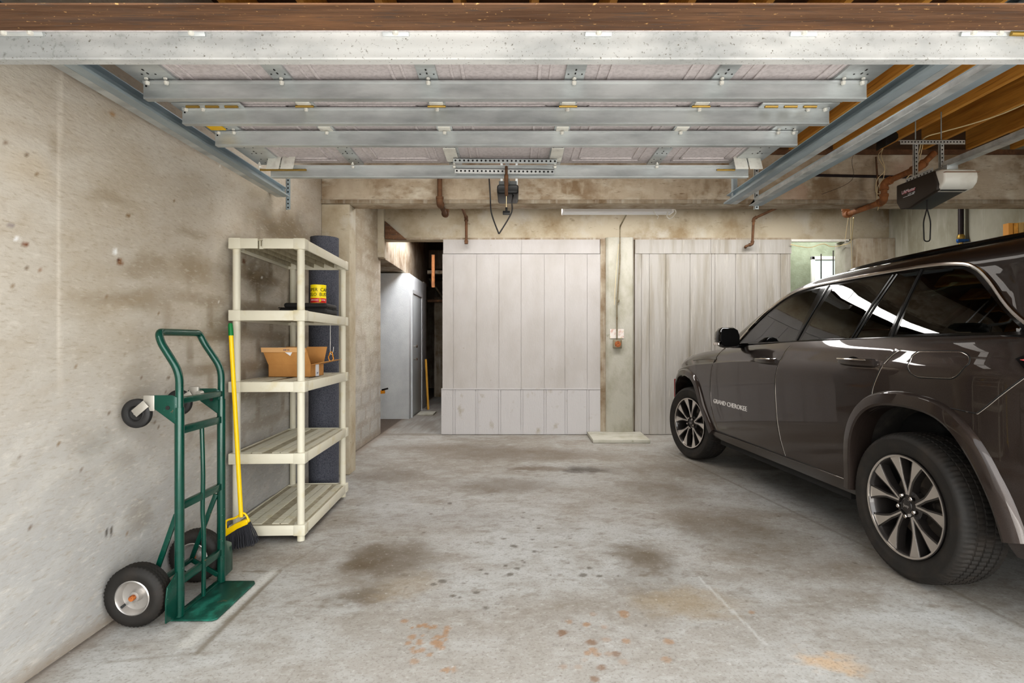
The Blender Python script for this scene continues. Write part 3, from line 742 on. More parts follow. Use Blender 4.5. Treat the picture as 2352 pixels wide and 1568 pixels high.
# arm and release
arm = thing('opener_arm', 'rusty curved door arm with a pull rope and black release handle', 'door arm', (-.034,3.3,2.3))
MB().tube(bez([(-.034,3.325,2.27),(-.034,3.30,2.21),(-.034,3.31,2.15),(-.034,3.36,2.105)]),[.009]*8+[.013]*8+[.011]*8+[.008],10).build('arm', M['rust'], arm)
MB().cyl((-.034,3.35,2.11),(-.034,3.36,2.02),.0025,8).build('pull_rope', M['wire'], arm)
mb = MB().cyl((-.034,3.36,2.035),(-.034,3.36,2.01),.007,10); mb.box(-.056,-.012,3.35,3.37,1.99,2.012); mb.build('release_handle', M['black'], arm, bevel=.004)

# tracks
def track(X, z0, z1, Y0, Y1, label, side):
    t = thing('door_track', label, 'track', (X, Y0, z0))
    s = side
    prof = [(0,0),(.05*s,.0),(.05*s,.012),(.046*s,.012),(.046*s,.004),(.004*s,.004),(.004*s,.056),(.03*s,.062),(.03*s,.066),(0,.06)]
    V = []; n = len(prof)
    for Y, z in ((Y0,z0),(Y1,z1)): V += [(X+a, Y, z+b) for a, b in prof]
    MB().quadmesh(V, [tuple(range(n)), tuple(range(2*n-1,n-1,-1))]+[(i,i+n,(i+1)%n+n,(i+1)%n) for i in range(n)]).build('rail', M['galv_dark'], t)
    V = [(X-.0*s,Y0,z0-.001),(X-.045*s,Y0,z0-.001),(X-.045*s,Y0,z0+.003),(X,Y0,z0+.003),(X,Y0,z0+.05),(X-.004*s,Y0,z0+.05)]
    n = 6; V2 = [(a, Y1, c_+z1-z0) for a, b, c_ in V]
    MB().quadmesh(V+V2, [tuple(range(n)), tuple(range(2*n-1,n-1,-1))]+[(i,i+n,(i+1)%n+n,(i+1)%n) for i in range(n)]).build('reinforcing_angle', M['galv'], t)
    return t
t = track(-1.655, 2.235, 2.262, 1.45, 3.99, 'left door track of galvanised steel along the stained left wall', 1)
o = perf((-1.62,4.0,2.175),(-1.62,4.0,2.40),.032,8,M['galv_dark'],t,'hanger_strap')
B(-1.745,-1.64,3.96,4.0,2.3,2.33).build('wall_bracket', M['galv_dark'], t)
t = track(1.60, 2.235, 2.225, 1.45, 4.05, 'first overhead door track to the right of the raised door', -1)
B(1.58,1.61,3.95,3.985,2.26,2.98).build('hanger_strap', M['galv_dark'], t)
t = track(1.80, 2.235, 2.225, 1.45, 4.10, 'second overhead door track nearest the orange joists', 1)
perf((1.815,4.1,2.20),(1.815,4.1,2.98),.03,26,M['galv'],t,'hanger_strap')
tag(MB().tube([(1.50,1.662,2.145),(1.62,1.662,2.142)],.007,10).build('brass_roller', M['brass']), 'brass roller pin on the near strut at the top right corner', 'roller')

# opener behind the door
t = thing('garage_door_opener', 'black door opener motor seen behind the bottom strut of the raised door', 'door opener', (-.04,4.75,2.5))
B(-.125,.055,4.6,4.95,2.45,2.53).build('housing', M['black'], t, bevel=.02, seg=3)
B(-.11,.04,4.62,4.93,2.53,2.56).build('top_plate', M['opener_base'], t)
B(-.05,-.02,3.4,4.62,2.545,2.575).build('rail', M['galv'], t)
for X in (-.1,.03): B(X,X+.02,4.8,4.803,2.55,2.98).build('hanger_strap', M['galv'], t)
MB().tube(bez([at(1123,400,4.7),at(1126,450,4.6),at(1129,490,4.6),at(1146,537,4.6)]),.006,8).build('power_cord', M['cord'], t)
MB().tube(bez([at(1180,440,4.7),at(1176,465,4.6),at(1174,490,4.6),at(1146,537,4.6)]),.006,8).build('power_cord', M['cord'], t)

# opener on the right
t = thing('garage_door_opener', 'grey and white garage door opener hanging above the car on its rail', 'door opener', (3.2,4.25,2.3))
x0, x1, y0, y1, z0, z1 = 3.06, 3.30, 4.10, 4.46, 2.29, 2.47
def hull(prof, x0, x1, name, m, bv=.01): return MB().prism(prof, x1, 'x', x0).build(name, m, t, bevel=bv, seg=3)
hull([(4.05,2.47),(4.44,2.47),(4.44,2.33),(4.40,2.27),(4.30,2.255),(4.02,2.32),(4.01,2.36)], 3.085, 3.12, 'side_cover', M['opener_grey'])
hull([(4.05,2.46),(4.44,2.46),(4.44,2.33),(4.38,2.265),(4.02,2.325)], 3.12, 3.32, 'chassis', M['opener_base'], .006)
mb = MB(); V = []
for k_, (yy, zz) in enumerate([(4.06,2.472),(3.99,2.465),(3.965,2.44),(3.958,2.40),(3.968,2.36),(4.0,2.33),(4.06,2.318)]):
    V.append((yy, zz))
V += [(4.10,2.318),(4.10,2.472)]
mb.prism(V, 3.345, 'x', 3.10); mb.build('light_lens', M['white'], t, bevel=.02, seg=3, angle=50)
B(3.098,3.348,3.953,3.97,2.432,2.436).build('lens_seam', mat('lens_groove', srgb(150,120,100), .6), t)
for X in (3.13,3.33):
    perf((X,4.28,2.47),(X,4.28,2.75),.03,9,M['galv'],t,'hanger_strap')
    MB().cyl((X,4.29,2.74),(X,4.29,3.0),.004,6).build('hanger_rod', M['galv_dark'], t)
perf((3.0,4.27,2.76),(3.50,4.27,2.76),.035,20,M['galv'],t,'perforated_angle')
perf((3.09,4.06,2.475),(3.09,4.34,2.475),.04,8,M['galv'],t,'mounting_bracket',face=(-1,0,0))
mb = MB(); mb.box(3.19,3.235,1.5,4.1,2.505,2.55); mb.box(3.18,3.245,1.5,4.1,2.503,2.51); mb.box(3.187,3.238,1.5,4.1,2.53,2.534); mb.box(3.187,3.238,1.5,4.1,2.518,2.521)
mb.build('rail', M['galv'], t)
B(3.17,3.255,4.03,4.2,2.47,2.51).build('rail_bracket', M['galv'], t, bevel=.006)
MB().tube(rounded([(3.15,4.2,2.31),(3.155,4.2,2.24),(3.125,4.2,2.13),(3.13,4.2,1.98),(3.175,4.2,1.98),(3.18,4.2,2.13),(3.15,4.2,2.24),(3.155,4.2,2.31)],.03),.0045,8).build('power_cord', M['cord'], t)
mtx = Matrix(((0,0,-1,3.0835),(-1,0,0,4.30),(0,1,0,2.39),(0,0,0,1)))
sh = Matrix.Identity(4)
for txt, dz, dy, sz, mm in (('LiftMaster',.0,.0,.036,'pink_ink'),('1/2 HP',-.03,-.03,.028,'white_ink'),('LiftMaster',.004,.002,.036,'white_ink')):
    text_obj('logo', txt, sz, Matrix.Translation((.0005 if mm == 'pink_ink' else 0,dy,dz)) @ mtx, M[mm], t, extrude=.0006, world=True)
B(3.083,3.0845,4.24,4.36,2.352,2.355).build('logo_stripe', M['white_ink'], t)

# sensor box, wires
t = thing('junction_box', 'small black box fixed to a joist left of the opener bracket', 'box', at(2042,322,4.5))
p = at(2024,336,4.5); q = at(2062,312,4.45)
MB().prism([(p[0]-.004,p[2]-.02),(p[0]-.004,p[2]+.055),(q[0]-.02,q[2]+.035),(q[0]+.0,q[2]+.01),(q[0],q[2]-.02),(q[0]-.02,q[2]-.04)], 4.56, 'y', 4.44).build('housing', M['black'], t, bevel=.005)
B(p[0]+.02,p[0]+.10,4.48,4.54,p[2]+.04,2.98).build('mount', M['black_matte'], t)
def wire(pts, r, label, m=M['wire'], name='wire', n=6): return tag(MB().tube(bez(pts,n), r, 6).build(name, m), label, 'wire')
wire([at(2360,236,3.86),at(2300,262,4.0),at(2230,285,4.15),at(2165,303,4.3),at(2122,318,4.4),at(2110,352,4.6),at(2096,392,4.75),at(2082,410,4.8)], .005, 'cream cable running down the orange joist to the opener bracket')
wire([at(2122,318,4.4),at(2116,350,4.5),at(2106,385,4.6),at(2090,420,4.7)], .003, 'thin cream wire beside the cable at the opener bracket')
wire([at(2028,342,4.5),at(2017,360,4.8),at(2032,390,4.95),at(2015,412,5.0),at(2012,440,5.02),at(2022,450,5.02),at(2016,483,5.02)], .003, 'cream wire dangling from the black box along the beam, left strand')
wire([at(2028,342,4.5),at(2024,358,4.8),at(2032,385,4.95),at(2028,412,5.0),at(2016,430,5.02),at(2014,470,5.02)], .003, 'cream wire dangling from the black box along the beam, right strand')
wire([at(1949,494,5.35),at(1944,530,5.35),at(1941,550,5.35)], .003, 'cream wire hanging from the lower copper elbow, left strand')
wire([at(1955,494,5.35),at(1954,530,5.35),at(1957,600,5.35),at(1955,625,5.35)], .003, 'long cream wire hanging from the lower copper elbow')
wire([at(1815,561,7.2),at(1840,566,7.2),at(1862,568,7.2),at(1890,560,7.2),at(1910,566,7.2),at(1938,562,7.2),at(1955,552,7.0),at(1960,500,6.2)], .006, 'cream cable strung across the opening beside the small window')
wire([(3.0,4.5,2.94),(2.9,4.7,2.8),(2.95,4.8,2.62),(2.8,5.0,2.55)], .0015, 'fine dark wire drooping below the black box', M['black_pipe'])

# right wall pipe and valve, boards
XRW = 4.90
Yp = XRW*FPX/(2207-1176)
t = thing('water_pipe', 'dark vertical pipe with a brass fitting and blue valve on the right wall', 'pipe', (XRW, Yp, 1.5))
zt, zv = CAM_H+(784-470)*Yp/FPX, CAM_H+(784-553)*Yp/FPX
MB().cyl((XRW,Yp,zv+.03),(XRW,Yp,3.2),.026,16).build('pipe_run', M['black_pipe'], t)
MB().lathe([(.022,-.14),(.026,-.10),(.034,-.09),(.034,-.05),(.024,-.04),(.024,.0),(.036,.02),(.036,.05),(.026,.07)],14,(XRW,Yp,zv)).build('brass_fitting', M['brass'], t)
mb = MB().box(XRW-.07,XRW+.05,Yp-.05,Yp-.02,zv-.012,zv+.012); mb.lathe([(.03,-.02),(.04,-.01),(.04,.01),(.03,.02)],12,(XRW,Yp,zv)); mb.build('valve_handle', M['blue'], t, bevel=.004)
MB().cyl((XRW,Yp,zv-.14),(XRW,Yp,.0),.02,12).build('lower_pipe', M['black_pipe'], t)
for i, (pa, tp, mm) in enumerate(((2322,512,M['wood_pale']),(2334,512,M['wood_orange']),(2345,511,M['wood_pale']),(2356,510,M['wood_pale']))):
    Y = 5.25; X = (pa-1176)*Y/FPX
    zt = CAM_H+(784-tp)*Y/FPX
    tag(B(X-.022,X+.020,Y,Y+.06,0,zt).build('wooden_plank', mm if i else mat('pine_edge', srgb(222,160,80), .7)), 'upright pine plank standing behind the car by the right wall, %s from the left' % names[i], 'plank', 'upright pine planks by the right wall')
# ------------------------------------------------------------------ shelving unit
SH = thing('shelving_unit', 'cream plastic five-tier shelving unit standing against the left wall', 'shelf', (-1.4885, 3.355, 0), math.radians(2.1))
W2, LN = .227, 1.02
MS = SH.matrix_basis.copy()
tops = [1.846, 1.409, .975, .539, .102]
def local_box(*a): return MB().box(*a)
pc = [(-W2+.033, .033), (W2-.033, .033), (-W2+.033, LN-.033), (W2-.033, LN-.033)]
for i, zt in enumerate(tops):
    th = .062; mb = MB()
    # rim (four sides) and corner sockets
    rim = MB()
    if i == 0:
        rim.box(-W2+.05, -.055, 0, .012, zt-th, zt); rim.box(-.025, W2-.05, 0, .012, zt-th, zt); rim.box(-.055,-.025,.02,.03,zt-th,zt)
    else: rim.box(-W2+.05, W2-.05, 0, .012, zt-th, zt)
    rim.box(-W2+.05, W2-.05, LN-.012, LN, zt-th, zt)
    rim.box(-W2, -W2+.012, .05, LN-.05, zt-th, zt); rim.box(W2-.012, W2, .05, LN-.05, zt-th, zt)
    for x, y in pc: rim.box(x-.035, x+.035, y-.035, y+.035, zt-th-.002, zt+.002)
    tier = rim.build('shelf', M['shelf'], SH, world=False, bevel=.003)
    mb = MB(); mb.box(-W2+.012, W2-.012, .012, LN-.012, zt-.012, zt-.007)
    for j in range(6): 
        x = -W2+.03+j*(2*W2-.06)/5; mb.box(x-.002, x+.002, .012, LN-.012, zt-.045, zt-.012)
    mb.build('deck', M['shelf_band'], SH, world=False).parent = tier
    mb = MB()
    for a, b in ((-.175,-.118),(-.108,-.05),(.012,.058),(.066,.112),(.150,.195)):
        y = .05
        while y < LN-.05:
            mb.box(a, b, y, y+.011, zt-.007, zt-.001); y += .0165
    merge(tier, mb.build('ribs', M['shelf'], SH, world=False))
for x, y in pc:
    mb = MB(); zs = [0, .038, .102, .475, .539, .911, .975, 1.345, 1.409, 1.782]
    for a in range(0, 10, 2):
        mb.cyl((x, y, zs[a]), (x, y, zs[a+1]+.002), .0225, 20)
    mb.build('post', M['shelf'], SH, world=False)

def sl(x, y, z): return MS @ Vector((x, y, z))
# cardboard box on the middle shelf
zb = .977
BX = thing('cardboard_box', 'open cardboard box with flaps up on the middle shelf of the cream unit', 'box', (-1.52, 3.9, zb), math.radians(-2))
x0, x1, y0, y1, h = -.148, .148, -.11, .12, .085
mb = MB(); t_ = .003
mb.box(x0,x1,y0,y1,0,.003); mb.box(x0,x1,y0,y0+t_,0,h); mb.box(x0,x1,y1-t_,y1,0,h); mb.box(x0,x0+t_,y0,y1,0,h); mb.box(x1-t_,x1,y0,y1,0,h)
mb.build('body', M['card'], BX, world=False)
def flap(V, m=M['card'], name='flap'):
    V = [Vector(v) for v in V]; n = (V[1]-V[0]).cross(V[2]-V[0]).normalized()*.003
    k = len(V); return MB().quadmesh(V+[v+n for v in V], [tuple(range(k)), tuple(range(2*k-1,k-1,-1))]+[(i,i+k,(i+1)%k+k,(i+1)%k) for i in range(k)]).build(name, m, BX, world=False, smooth=False)
f = flap([(x0,y0,h),(x1,y0,h),(x1-.02,y0-.035,h+.115),(x0-.03,y0-.035,h+.115)])
flap([(x0-.0295,y0-.0385,h+.085),(x1-.021,y0-.0385,h+.085),(x1-.023,y0-.040,h+.117),(x0-.032,y0-.040,h+.117)], M['card_in'], 'tape').parent = f
flap([(x0,y1,h),(x0+.13,y1,h),(x0+.12,y1+.02,h+.12),(x0+.01,y1+.02,h+.12)])
flap([(x1,y0,h),(x1,y1,h),(x1+.13,y1+.01,h+.03),(x1+.13,y0+.08,h+.03)])
flap([(x1-.055,y1,h),(x1-.14,y1,h+.0),(x1-.13,y1+.015,h+.12),(x1+.02,y1+.015,h+.12),(x1-.0,y1,h+.0)])
p_ = flap([(x0+.085,y0-.042,h+.117),(x0+.20,y0-.042,h+.117),(x0+.165,y0-.030,h+.06)], M['paper'], 'shipping_label')
text_obj('label_print', 'SHIP TO', .012, Matrix(((1,0,0,x0+.145),(0,0,-1,y0-.046),(0,1,0,h+.10),(0,0,0,1))), M['ink'], BX, extrude=.0003).parent = p_
B(x1-.0005,x1+.0012,-.03,.03,.0,h).build('packing_tape', M['paper'], BX, world=False)
text_obj('tape_print', 'UP', .02, Matrix(((0,0,1,x1+.0015),(1,0,0,0),(0,1,0,.02),(0,0,0,1))), M['ink'], BX, extrude=.0003)
# black case + can on the second shelf
CS = thing('carrying_case', 'flat black zip case lying on the second shelf under the yellow can', 'case', (-1.455, 4.02, 1.411), math.radians(3))
B(-.19,.14,-.13,.17,0,.045).build('body', M['case'], CS, world=False, bevel=.015, seg=3)
B(-.16,.14,-.12,.16,.046,.082).build('lid', M['case'], CS, world=False, bevel=.015, seg=3)
MB().tube([(-.19,-.132,.0455),(.142,-.132,.0455),(.142,.172,.0455)],.003,6).build('zip', M['black_matte'], CS, world=False)
CN = thing('coffee_can', 'yellow and red coffee can standing on the black case', 'can', (-1.415, 4.04, 1.493))
MB().lathe([(.055,.0),(.055,.0),(.056,.003),(.055,.006),(.055,.132),(.056,.135),(.055,.138),(.048,.138),(.048,.134),(.0,.134)],36).build('body', M['can_yellow'], CN, world=False)
MB().lathe([(.0554,.007),(.0558,.007),(.0558,.040),(.0554,.040)],36).build('red_band', M['can_red'], CN, world=False)
def wrap(z0, r=.0562, a0=-PI/2+.30):
    return lambda co: Vector((r*math.cos(a0+co.x/r)+(co.z*math.cos(a0+co.x/r)), r*math.sin(a0+co.x/r)+co.z*math.sin(a0+co.x/r), z0+co.y))
text_obj('lettering', 'SUPER  CAFE', .034, None, M['can_ink'], CN, extrude=.0004, warp=wrap(.100), sx=.95)
text_obj('lettering', 'BUSTELO  BUSTELO', .034, None, M['can_ink'], CN, extrude=.0004, warp=wrap(.066), sx=.9)
MB().lathe([(.001,0),(.011,0),(.011,.001),(.001,.001)],14,(.028,-.0505,.024),'y').build('sun_mark', M['can_yellow'], CN, world=False)
text_obj('lettering', 'ESPRESSO  COFFEE', .014, None, M['white_ink'], CN, extrude=.0004, warp=wrap(.026, .0566), sx=1)
# hook + carabiner
x, y, z = sl(W2-.07, .78, 1.345)
t = thing('hanging_hook', 'steel wire hook with an orange clip hanging under the second shelf', 'hook', (x, y, z))
MB().tube(bez([(x,y,z+.01),(x,y,z-.12),(x,y,z-.20),(x+.008,y,z-.225),(x+.02,y,z-.20),(x+.024,y,z-.165)]),.0022,8).build('wire_hook', M['steel_wire'], t)
MB().tube([(x+.005+.019*math.sin(a)*(1.0 if math.cos(a) < 0 else .7), y, z-.238+.036*math.cos(a)) for a in [2*PI*i/20 for i in range(20)]],.004,8,closed=True).build('clip', M['orange'], t)
# grey mat roll
t = thing('foam_roll', 'tall rolled grey foam mat standing behind the cream shelving unit', 'rolled mat', (-1.565, 4.60, 0))
mb = MB(); pts = []
for k_ in range(140):
    a = k_*2*PI*4/140; r = .030+.092*k_/140; pts.append((r*math.cos(a+1.0), r*math.sin(a+1.0)))
th = .016; ring = []
V = []; n = len(pts)
for z in (0.0, 2.08):
    V += [(p[0], p[1], z) for p in pts]+[(p[0]*(1-th/max(.03,math.hypot(*p))), p[1]*(1-th/max(.03,math.hypot(*p))), z) for p in pts]
F = []
for i in range(n-1):
    F += [(i,i+1,2*n+i+1,2*n+i),(n+i+1,n+i,3*n+i,3*n+i+1),(2*n+i,2*n+i+1,3*n+i+1,3*n+i),(i+1,i,n+i,n+i+1)]
F += [(0,2*n,3*n,n),(n-1,2*n-1,4*n-1,3*n-1)]
mb.quadmesh(V, F).build('roll', M['mat_grey'], t, world=False)
mb = MB(); mb.lathe([(.103,0),(.118,.0),(.121,.3),(.118,2.02),(.103,2.02)],40,(0,0,0)); mb.build('outer_wrap', M['mat_grey'], t, world=False)

# ------------------------------------------------------------------ broom
bx, by = -1.585, 3.20
t = thing('push_broom', 'angled broom with yellow handle and black bristles leaning beside the shelving', 'broom', (bx, by, 0))
top = Vector(at(529,742,3.27)); bot = Vector((-1.575,3.215,.20))
MB().tube([bot, bot+(top-bot)*.94],.0125,16).build('handle', M['yellow'], t)
MB().tube([bot+(top-bot)*.935, bot+(top-bot)*.99, top],[.0145,.013,.010],16).build('grip', M['green_cap'], t)
# head: flat trapezoid lying in the XZ plane, slanted
hp = [(-1.672,.098),(-1.660,.130),(-1.605,.165),(-1.545,.190),(-1.532,.187),(-1.528,.163),(-1.59,.135),(-1.662,.088)]
MB().prism(hp, by+.035, 'y', by-.005).build('head', M['yellow'], t, bevel=.005)
MB().tube(bez([(-1.660,by+.015,.12),(-1.662,by+.015,.175),(-1.61,by+.015,.195),(-1.565,by+.015,.222),(-1.542,by+.015,.205),(-1.530,by+.015,.175)]),.006,8).build('head_bracket', M['yellow'], t)
mb = MB(); rb = random.Random(3)
for r_ in range(7):
    for i in range(40):
        f_ = i/39; a = Vector((-1.665+.135*f_, by+.002+r_*.005, .098+.072*f_+.008*math.sin(f_*PI)))
        e = Vector((-1.668+.180*f_+rb.uniform(-.005,.005), by-.02+r_*.013+rb.uniform(-.004,.004), .003+.040*f_+rb.uniform(0,.006)))
        mb.tube([a, a*.5+e*.5+Vector((.004,0,0)), e], .0018, 4)
mb.build('bristles', M['bristle'], t)['kind'] = 'stuff'

# ------------------------------------------------------------------ hand truck
HT = thing('hand_truck', 'green convertible hand truck with pneumatic wheels parked against the left wall', 'hand truck', (-1.5, 2.6, 0))
g = M['green']; yn, yf = 2.436, 2.786; xr = -1.465
path = [(xr,yn,.012),(xr,yn,1.085),(-1.550,yn+.005,1.215),(-1.567,yn+.015,1.262),(-1.567,yf-.015,1.262),(-1.550,yf-.005,1.215),(xr,yf,1.085),(xr,yf,.012)]
MB().tube(rounded(path,.05,8),.0165,18).build('frame_tube', g, HT)
for y in (yn, yf): MB().cyl((xr,y,.012),(xr,y,.93),.0195,18).build('side_rail', g, HT)
for zn in (.828,.492,.163): MB().box(xr-.012,xr+.010,yn,yf,zn-.017,zn+.017).build('cross_bar', g, HT, bevel=.003)
MB().tube(bez([(xr+.008,2.611,.02),(xr+.010,2.611,.3),(xr+.004,2.611,.42),(xr+.006,2.611,.6),(xr,2.611,.83)]),.010,12).build('centre_bar', g, HT)
MB().prism([(-1.49,2.405),(-1.305,2.405),(-1.29,2.42),(-1.29,2.775),(-1.305,2.80),(-1.49,2.80)],.010,'z',.003).build('toe_plate', M['green_worn'], HT, bevel=.002)
B(-1.485,-1.462,2.42,2.80,.003,.022).build('plate_flange', g, HT, bevel=.003)
for y, s in ((yn,1),(yf,-1)):
    MB().bar((xr-.02,y+.012*s,.455),(-1.60,y+.02*s,.14),.022,.012,(0,1,0)).build('brace', g, HT, bevel=.002)
    MB().bar((xr-.01,y+.012*s,.05),(-1.60,y+.02*s,.128),.022,.012,(0,1,0)).build('axle_bracket', g, HT, bevel=.002)
    y0, y1 = (y-.02, y-.10) if s == 1 else (y+.02, y+.105)
    mb = MB().prism([(y,.03),(y0,.02),(y1,.028),(y1-.0,.12),(y1+(.01 if s == 1 else -.01),.175),(y0,.215),(y,.215)], xr+.004, 'x', xr-.002); mb.build('wheel_guard', g, HT, bevel=.001)
MB().cyl((-1.61,2.34,.13),(-1.61,2.88,.13),.009,12).build('axle', M['green'], HT)
MB().bar((-1.60,2.46,.13),(-1.60,2.76,.135),.02,.02).build('axle_housing', g, HT, bevel=.003)
def small_wheel(x, y, z, R, w, parent, name, tyre, rim_m, ribs=True):
    pr = [(R*.55,-w*.42),(R*.72,-w*.5),(R*.88,-w*.46),(R*.97,-w*.33)]
    for k_ in range(-3,4): pr += [(R-.001 if k_ % 2 else R, w*.28*k_/3-w*.02),(R-.001 if k_ % 2 else R, w*.28*k_/3+w*.02)]
    pr += [(R*.97,w*.33),(R*.88,w*.46),(R*.72,w*.5),(R*.55,w*.42)]
    seg = 96 if ribs else 40
    o = MB().lathe(pr, seg, (x,y,z), 'y', mod=(lambda j,k_: -.0045 if (2 < j < 18 and k_ % 2) else 0) if ribs else None, closed=True).build(name, tyre, parent, angle=60)
    s = -1
    hb = MB().lathe([(R*.60,w*.40),(R*.60,-w*.40),(R*.54,-w*.46),(R*.50,-w*.40),(R*.46,-w*.12),(R*.20,-w*.06),(R*.16,-w*.30),(R*.10,-w*.32),(0,-w*.32)],40,(x,y,z),'y').build('wheel_rim', rim_m, parent)
    hb.parent = o
    ax = MB().lathe([(0,-w*.5),(.011*min(1,R*8),-w*.5),(.013*min(1,R*7),-w*.46),(.013*min(1,R*7),-w*.3)],12,(x,y,z),'y').build('axle_end', M['rusty_socket'] if ribs else M['caster_metal'], parent); ax.parent = o
    if ribs:
        v_ = MB().cyl((x-R*.3,y-w*.25,z-R*.25),(x-R*.36,y-w*.42,z-R*.31),.005,8).build('valve_stem', M['black'], parent); v_.parent = o
    return o
small_wheel(-1.612,2.385,.131,.131,.095,HT,'wheel',M['rubber'],M['silver'])
small_wheel(-1.608,2.825,.131,.131,.095,HT,'wheel',M['rubber'],M['silver'])
# fold-down caster axle at the top
MB().box(xr-.025,xr+.012,yn,yf,.945,.972).build('caster_bar', g, HT, bevel=.003)
MB().bar((xr-.02,yn-.0,.955),(xr-.14,yn-.0,.958),.035,.04).build('caster_arm', g, HT, bevel=.004)
MB().bar((xr-.02,yf,.955),(xr-.16,yf,.958),.035,.04).build('caster_arm', g, HT, bevel=.004)
for y in (yn-.018, yf-.018):
    MB().prism([(xr-.12,.985),(xr-.02,.985),(xr-.0,.975),(xr-.0,.865),(xr-.012,.86),(xr-.10,.925)],y+.004,'y',y).build('gusset', g, HT, bevel=.001)
    MB().cyl((xr-.04,y-.003,.93),(xr-.04,y,.93),.009,12).build('pivot_hole', M['black'], HT)
MB().cyl((xr-.012,2.60,.975),(xr-.012,2.63,.975),.013,12).build('bolt', M['caster_metal'], HT)
for X, y, z in ((-1.645,yn-.01,.905),(-1.665,yf-.02,.915)):
    w_ = small_wheel(X,y,z,.064,.032,HT,'caster_wheel',M['rubber_dark'],M['rubber_dark'],False)
    for s in (-1,1):
        MB().bar((X,y+s*.021,z),(-1.592,y+s*.021,z+.045),.036,.003,(0,1,0)).build('caster_fork', M['caster_metal'], HT, bevel=.001).parent = w_
    MB().bar((-1.588,y,z+.01),(-1.588,y,z+.08),.05,.02,(0,1,0)).build('caster_swivel', M['caster_metal'], HT, bevel=.004).parent = w_

# ------------------------------------------------------------------ car
Rr = Vector((1.995,2.775)); Fr = Vector((1.820,5.700)); ud = (Fr-Rr).normalized(); nd = Vector((-ud.y, ud.x))
org = Rr-nd*.96
CAR = thing('car', 'dark metallic brown-grey family SUV parked on the right with its nose to the back wall', 'car', (org.x, org.y, 0), math.atan2(ud.y, ud.x))
def pl(x, pts):
    for (a, fa), (b, fb) in zip(pts, pts[1:]):
        if x <= b: return fa+(fb-fa)*max(0,(x-a))/(b-a)
    return pts[-1][1]
def T_(u): return pl(u, [(-1.1,1.20),(-.8,1.235),(-.6,1.25),(.2,1.24),(1.2,1.215),(2.0,1.178),(2.25,1.155),(2.7,1.115),(3.0,1.075),(3.2,1.035),(3.35,.99),(3.5,.95),(3.7,.91),(3.9,.88)])
PLAN = [(-1.03,.0),(-1.02,.35),(-1.0,.55),(-.93,.68),(-.82,.775),(-.70,.845),(-.58,.895),(-.45,.932),(-.32,.951),(-.15,.960),(0,.964),(.4,.960),(1.2,.957),(2.2,.957),(2.9,.962),(3.15,.955),(3.32,.930),(3.46,.885),(3.58,.81),(3.68,.70),(3.76,.55),(3.82,.3),(3.84,0)]
def hw(u): return pl(u, PLAN)
INS = [(0,.050),(.05,.022),(.085,.010),(.09,.020),(.2,.012),(.36,.004),(.58,0),(.76,-.003),(.845,.000),(.865,.012),(.92,.022),(.96,.040),(1.0,.072)]
W0 = .32
def vs(u, w):
    t = (w-W0)/(T_(u)-W0); return hw(u)-pl(t, INS)
outl = []
for (a, va), (b, vb) in zip(PLAN, PLAN[1:]):
    L = math.hypot(b-a, vb-va); n = max(1, int(L/.07))
    for k_ in range(n): outl.append((a+(b-a)*k_/n, va+(vb-va)*k_/n))
outl.append(PLAN[-1])
TL = [0,.05,.085,.09,.2,.28,.36,.46,.58,.68,.76,.845,.865,.92,.96,1.0]
V = []; F = []; no = len(outl); nt_ = len(TL)
def side_pts(sgn):
    base = len(V)
    for (u, v) in outl:
        for t in TL:
            w = W0+(T_(u)-W0)*t; ins = pl(t, INS)
            vv = max(0, v-ins) if v > 0 else 0
            uu = u-ins*.9*(1 if u > 3.3 else -1 if u < -.8 else 0)
            V.append((uu, sgn*vv, w))
    return base
Lb = side_pts(1); Rb = side_pts(-1)
for b, s in ((Lb,1),(Rb,-1)):
    for i in range(no-1):
        for j in range(nt_-1):
            a = b+i*nt_+j; F.append((a, a+nt_, a+nt_+1, a+1))
FR = [1,.62,.3,0,-.3,-.62,-1]
caps = []
for top in (1, 0):
    grid = []
    for i, (u, v) in enumerate(outl):
        j = nt_-1 if top else 0; l = V[Lb+i*nt_+j]
        row = []
        for q in FR:
            if q == 1: row.append(Lb+i*nt_+j)
            elif q == -1: row.append(Rb+i*nt_+j)
            else:
                cr = (.055*min(1,l[1]/.8) if top else -.01)*(1-q*q)
                V.append((l[0], l[1]*q, l[2]+cr)); row.append(len(V)-1)
        grid.append(row)
    for i in range(no-1):
        for q in range(6): F.append((grid[i][q], grid[i+1][q], grid[i+1][q+1], grid[i][q+1]))
ARCH_R = [(.47,.1),(.435,.36),(.425,.58),(.39,.72),(.31,.82),(.19,.875),(.02,.89),(-.15,.87),(-.26,.805),(-.35,.69),(-.42,.54),(-.465,.38),(-.51,.1)]
wb = 2.95
ARCH_F = [(wb+a, b) for a, b in [(.52,.1),(.48,.40),(.44,.60),(.37,.74),(.24,.835),(.07,.865),(-.08,.85),(-.20,.79),(-.28,.69),(-.38,.54),(-.48,.42),(-.55,.35),(-.60,.1)]]
FD = [(2.25,1.30),(2.28,1.12),(2.37,.95),(2.40,.72),(2.36,.55),(2.27,.402),(1.17,.402),(1.23,.55),(1.262,.75),(1.262,.95),(1.20,1.10),(1.12,1.30)]
RD = [(1.12,1.30),(1.20,1.10),(1.262,.95),(1.262,.75),(1.23,.55),(1.17,.402),(.50,.402),(.50,.55),(.47,.72),(.40,.85),(.265,.92),(.25,.98),(.16,1.13),(.06,1.30)]
def inpoly(p, poly):
    x, y = p; ins = False
    for (x1, y1), (x2, y2) in zip(poly, poly[1:]+poly[:1]):
        if (y1 > y) != (y2 > y) and x < (x2-x1)*(y-y1)/(y2-y1)+x1: ins = not ins
    return ins
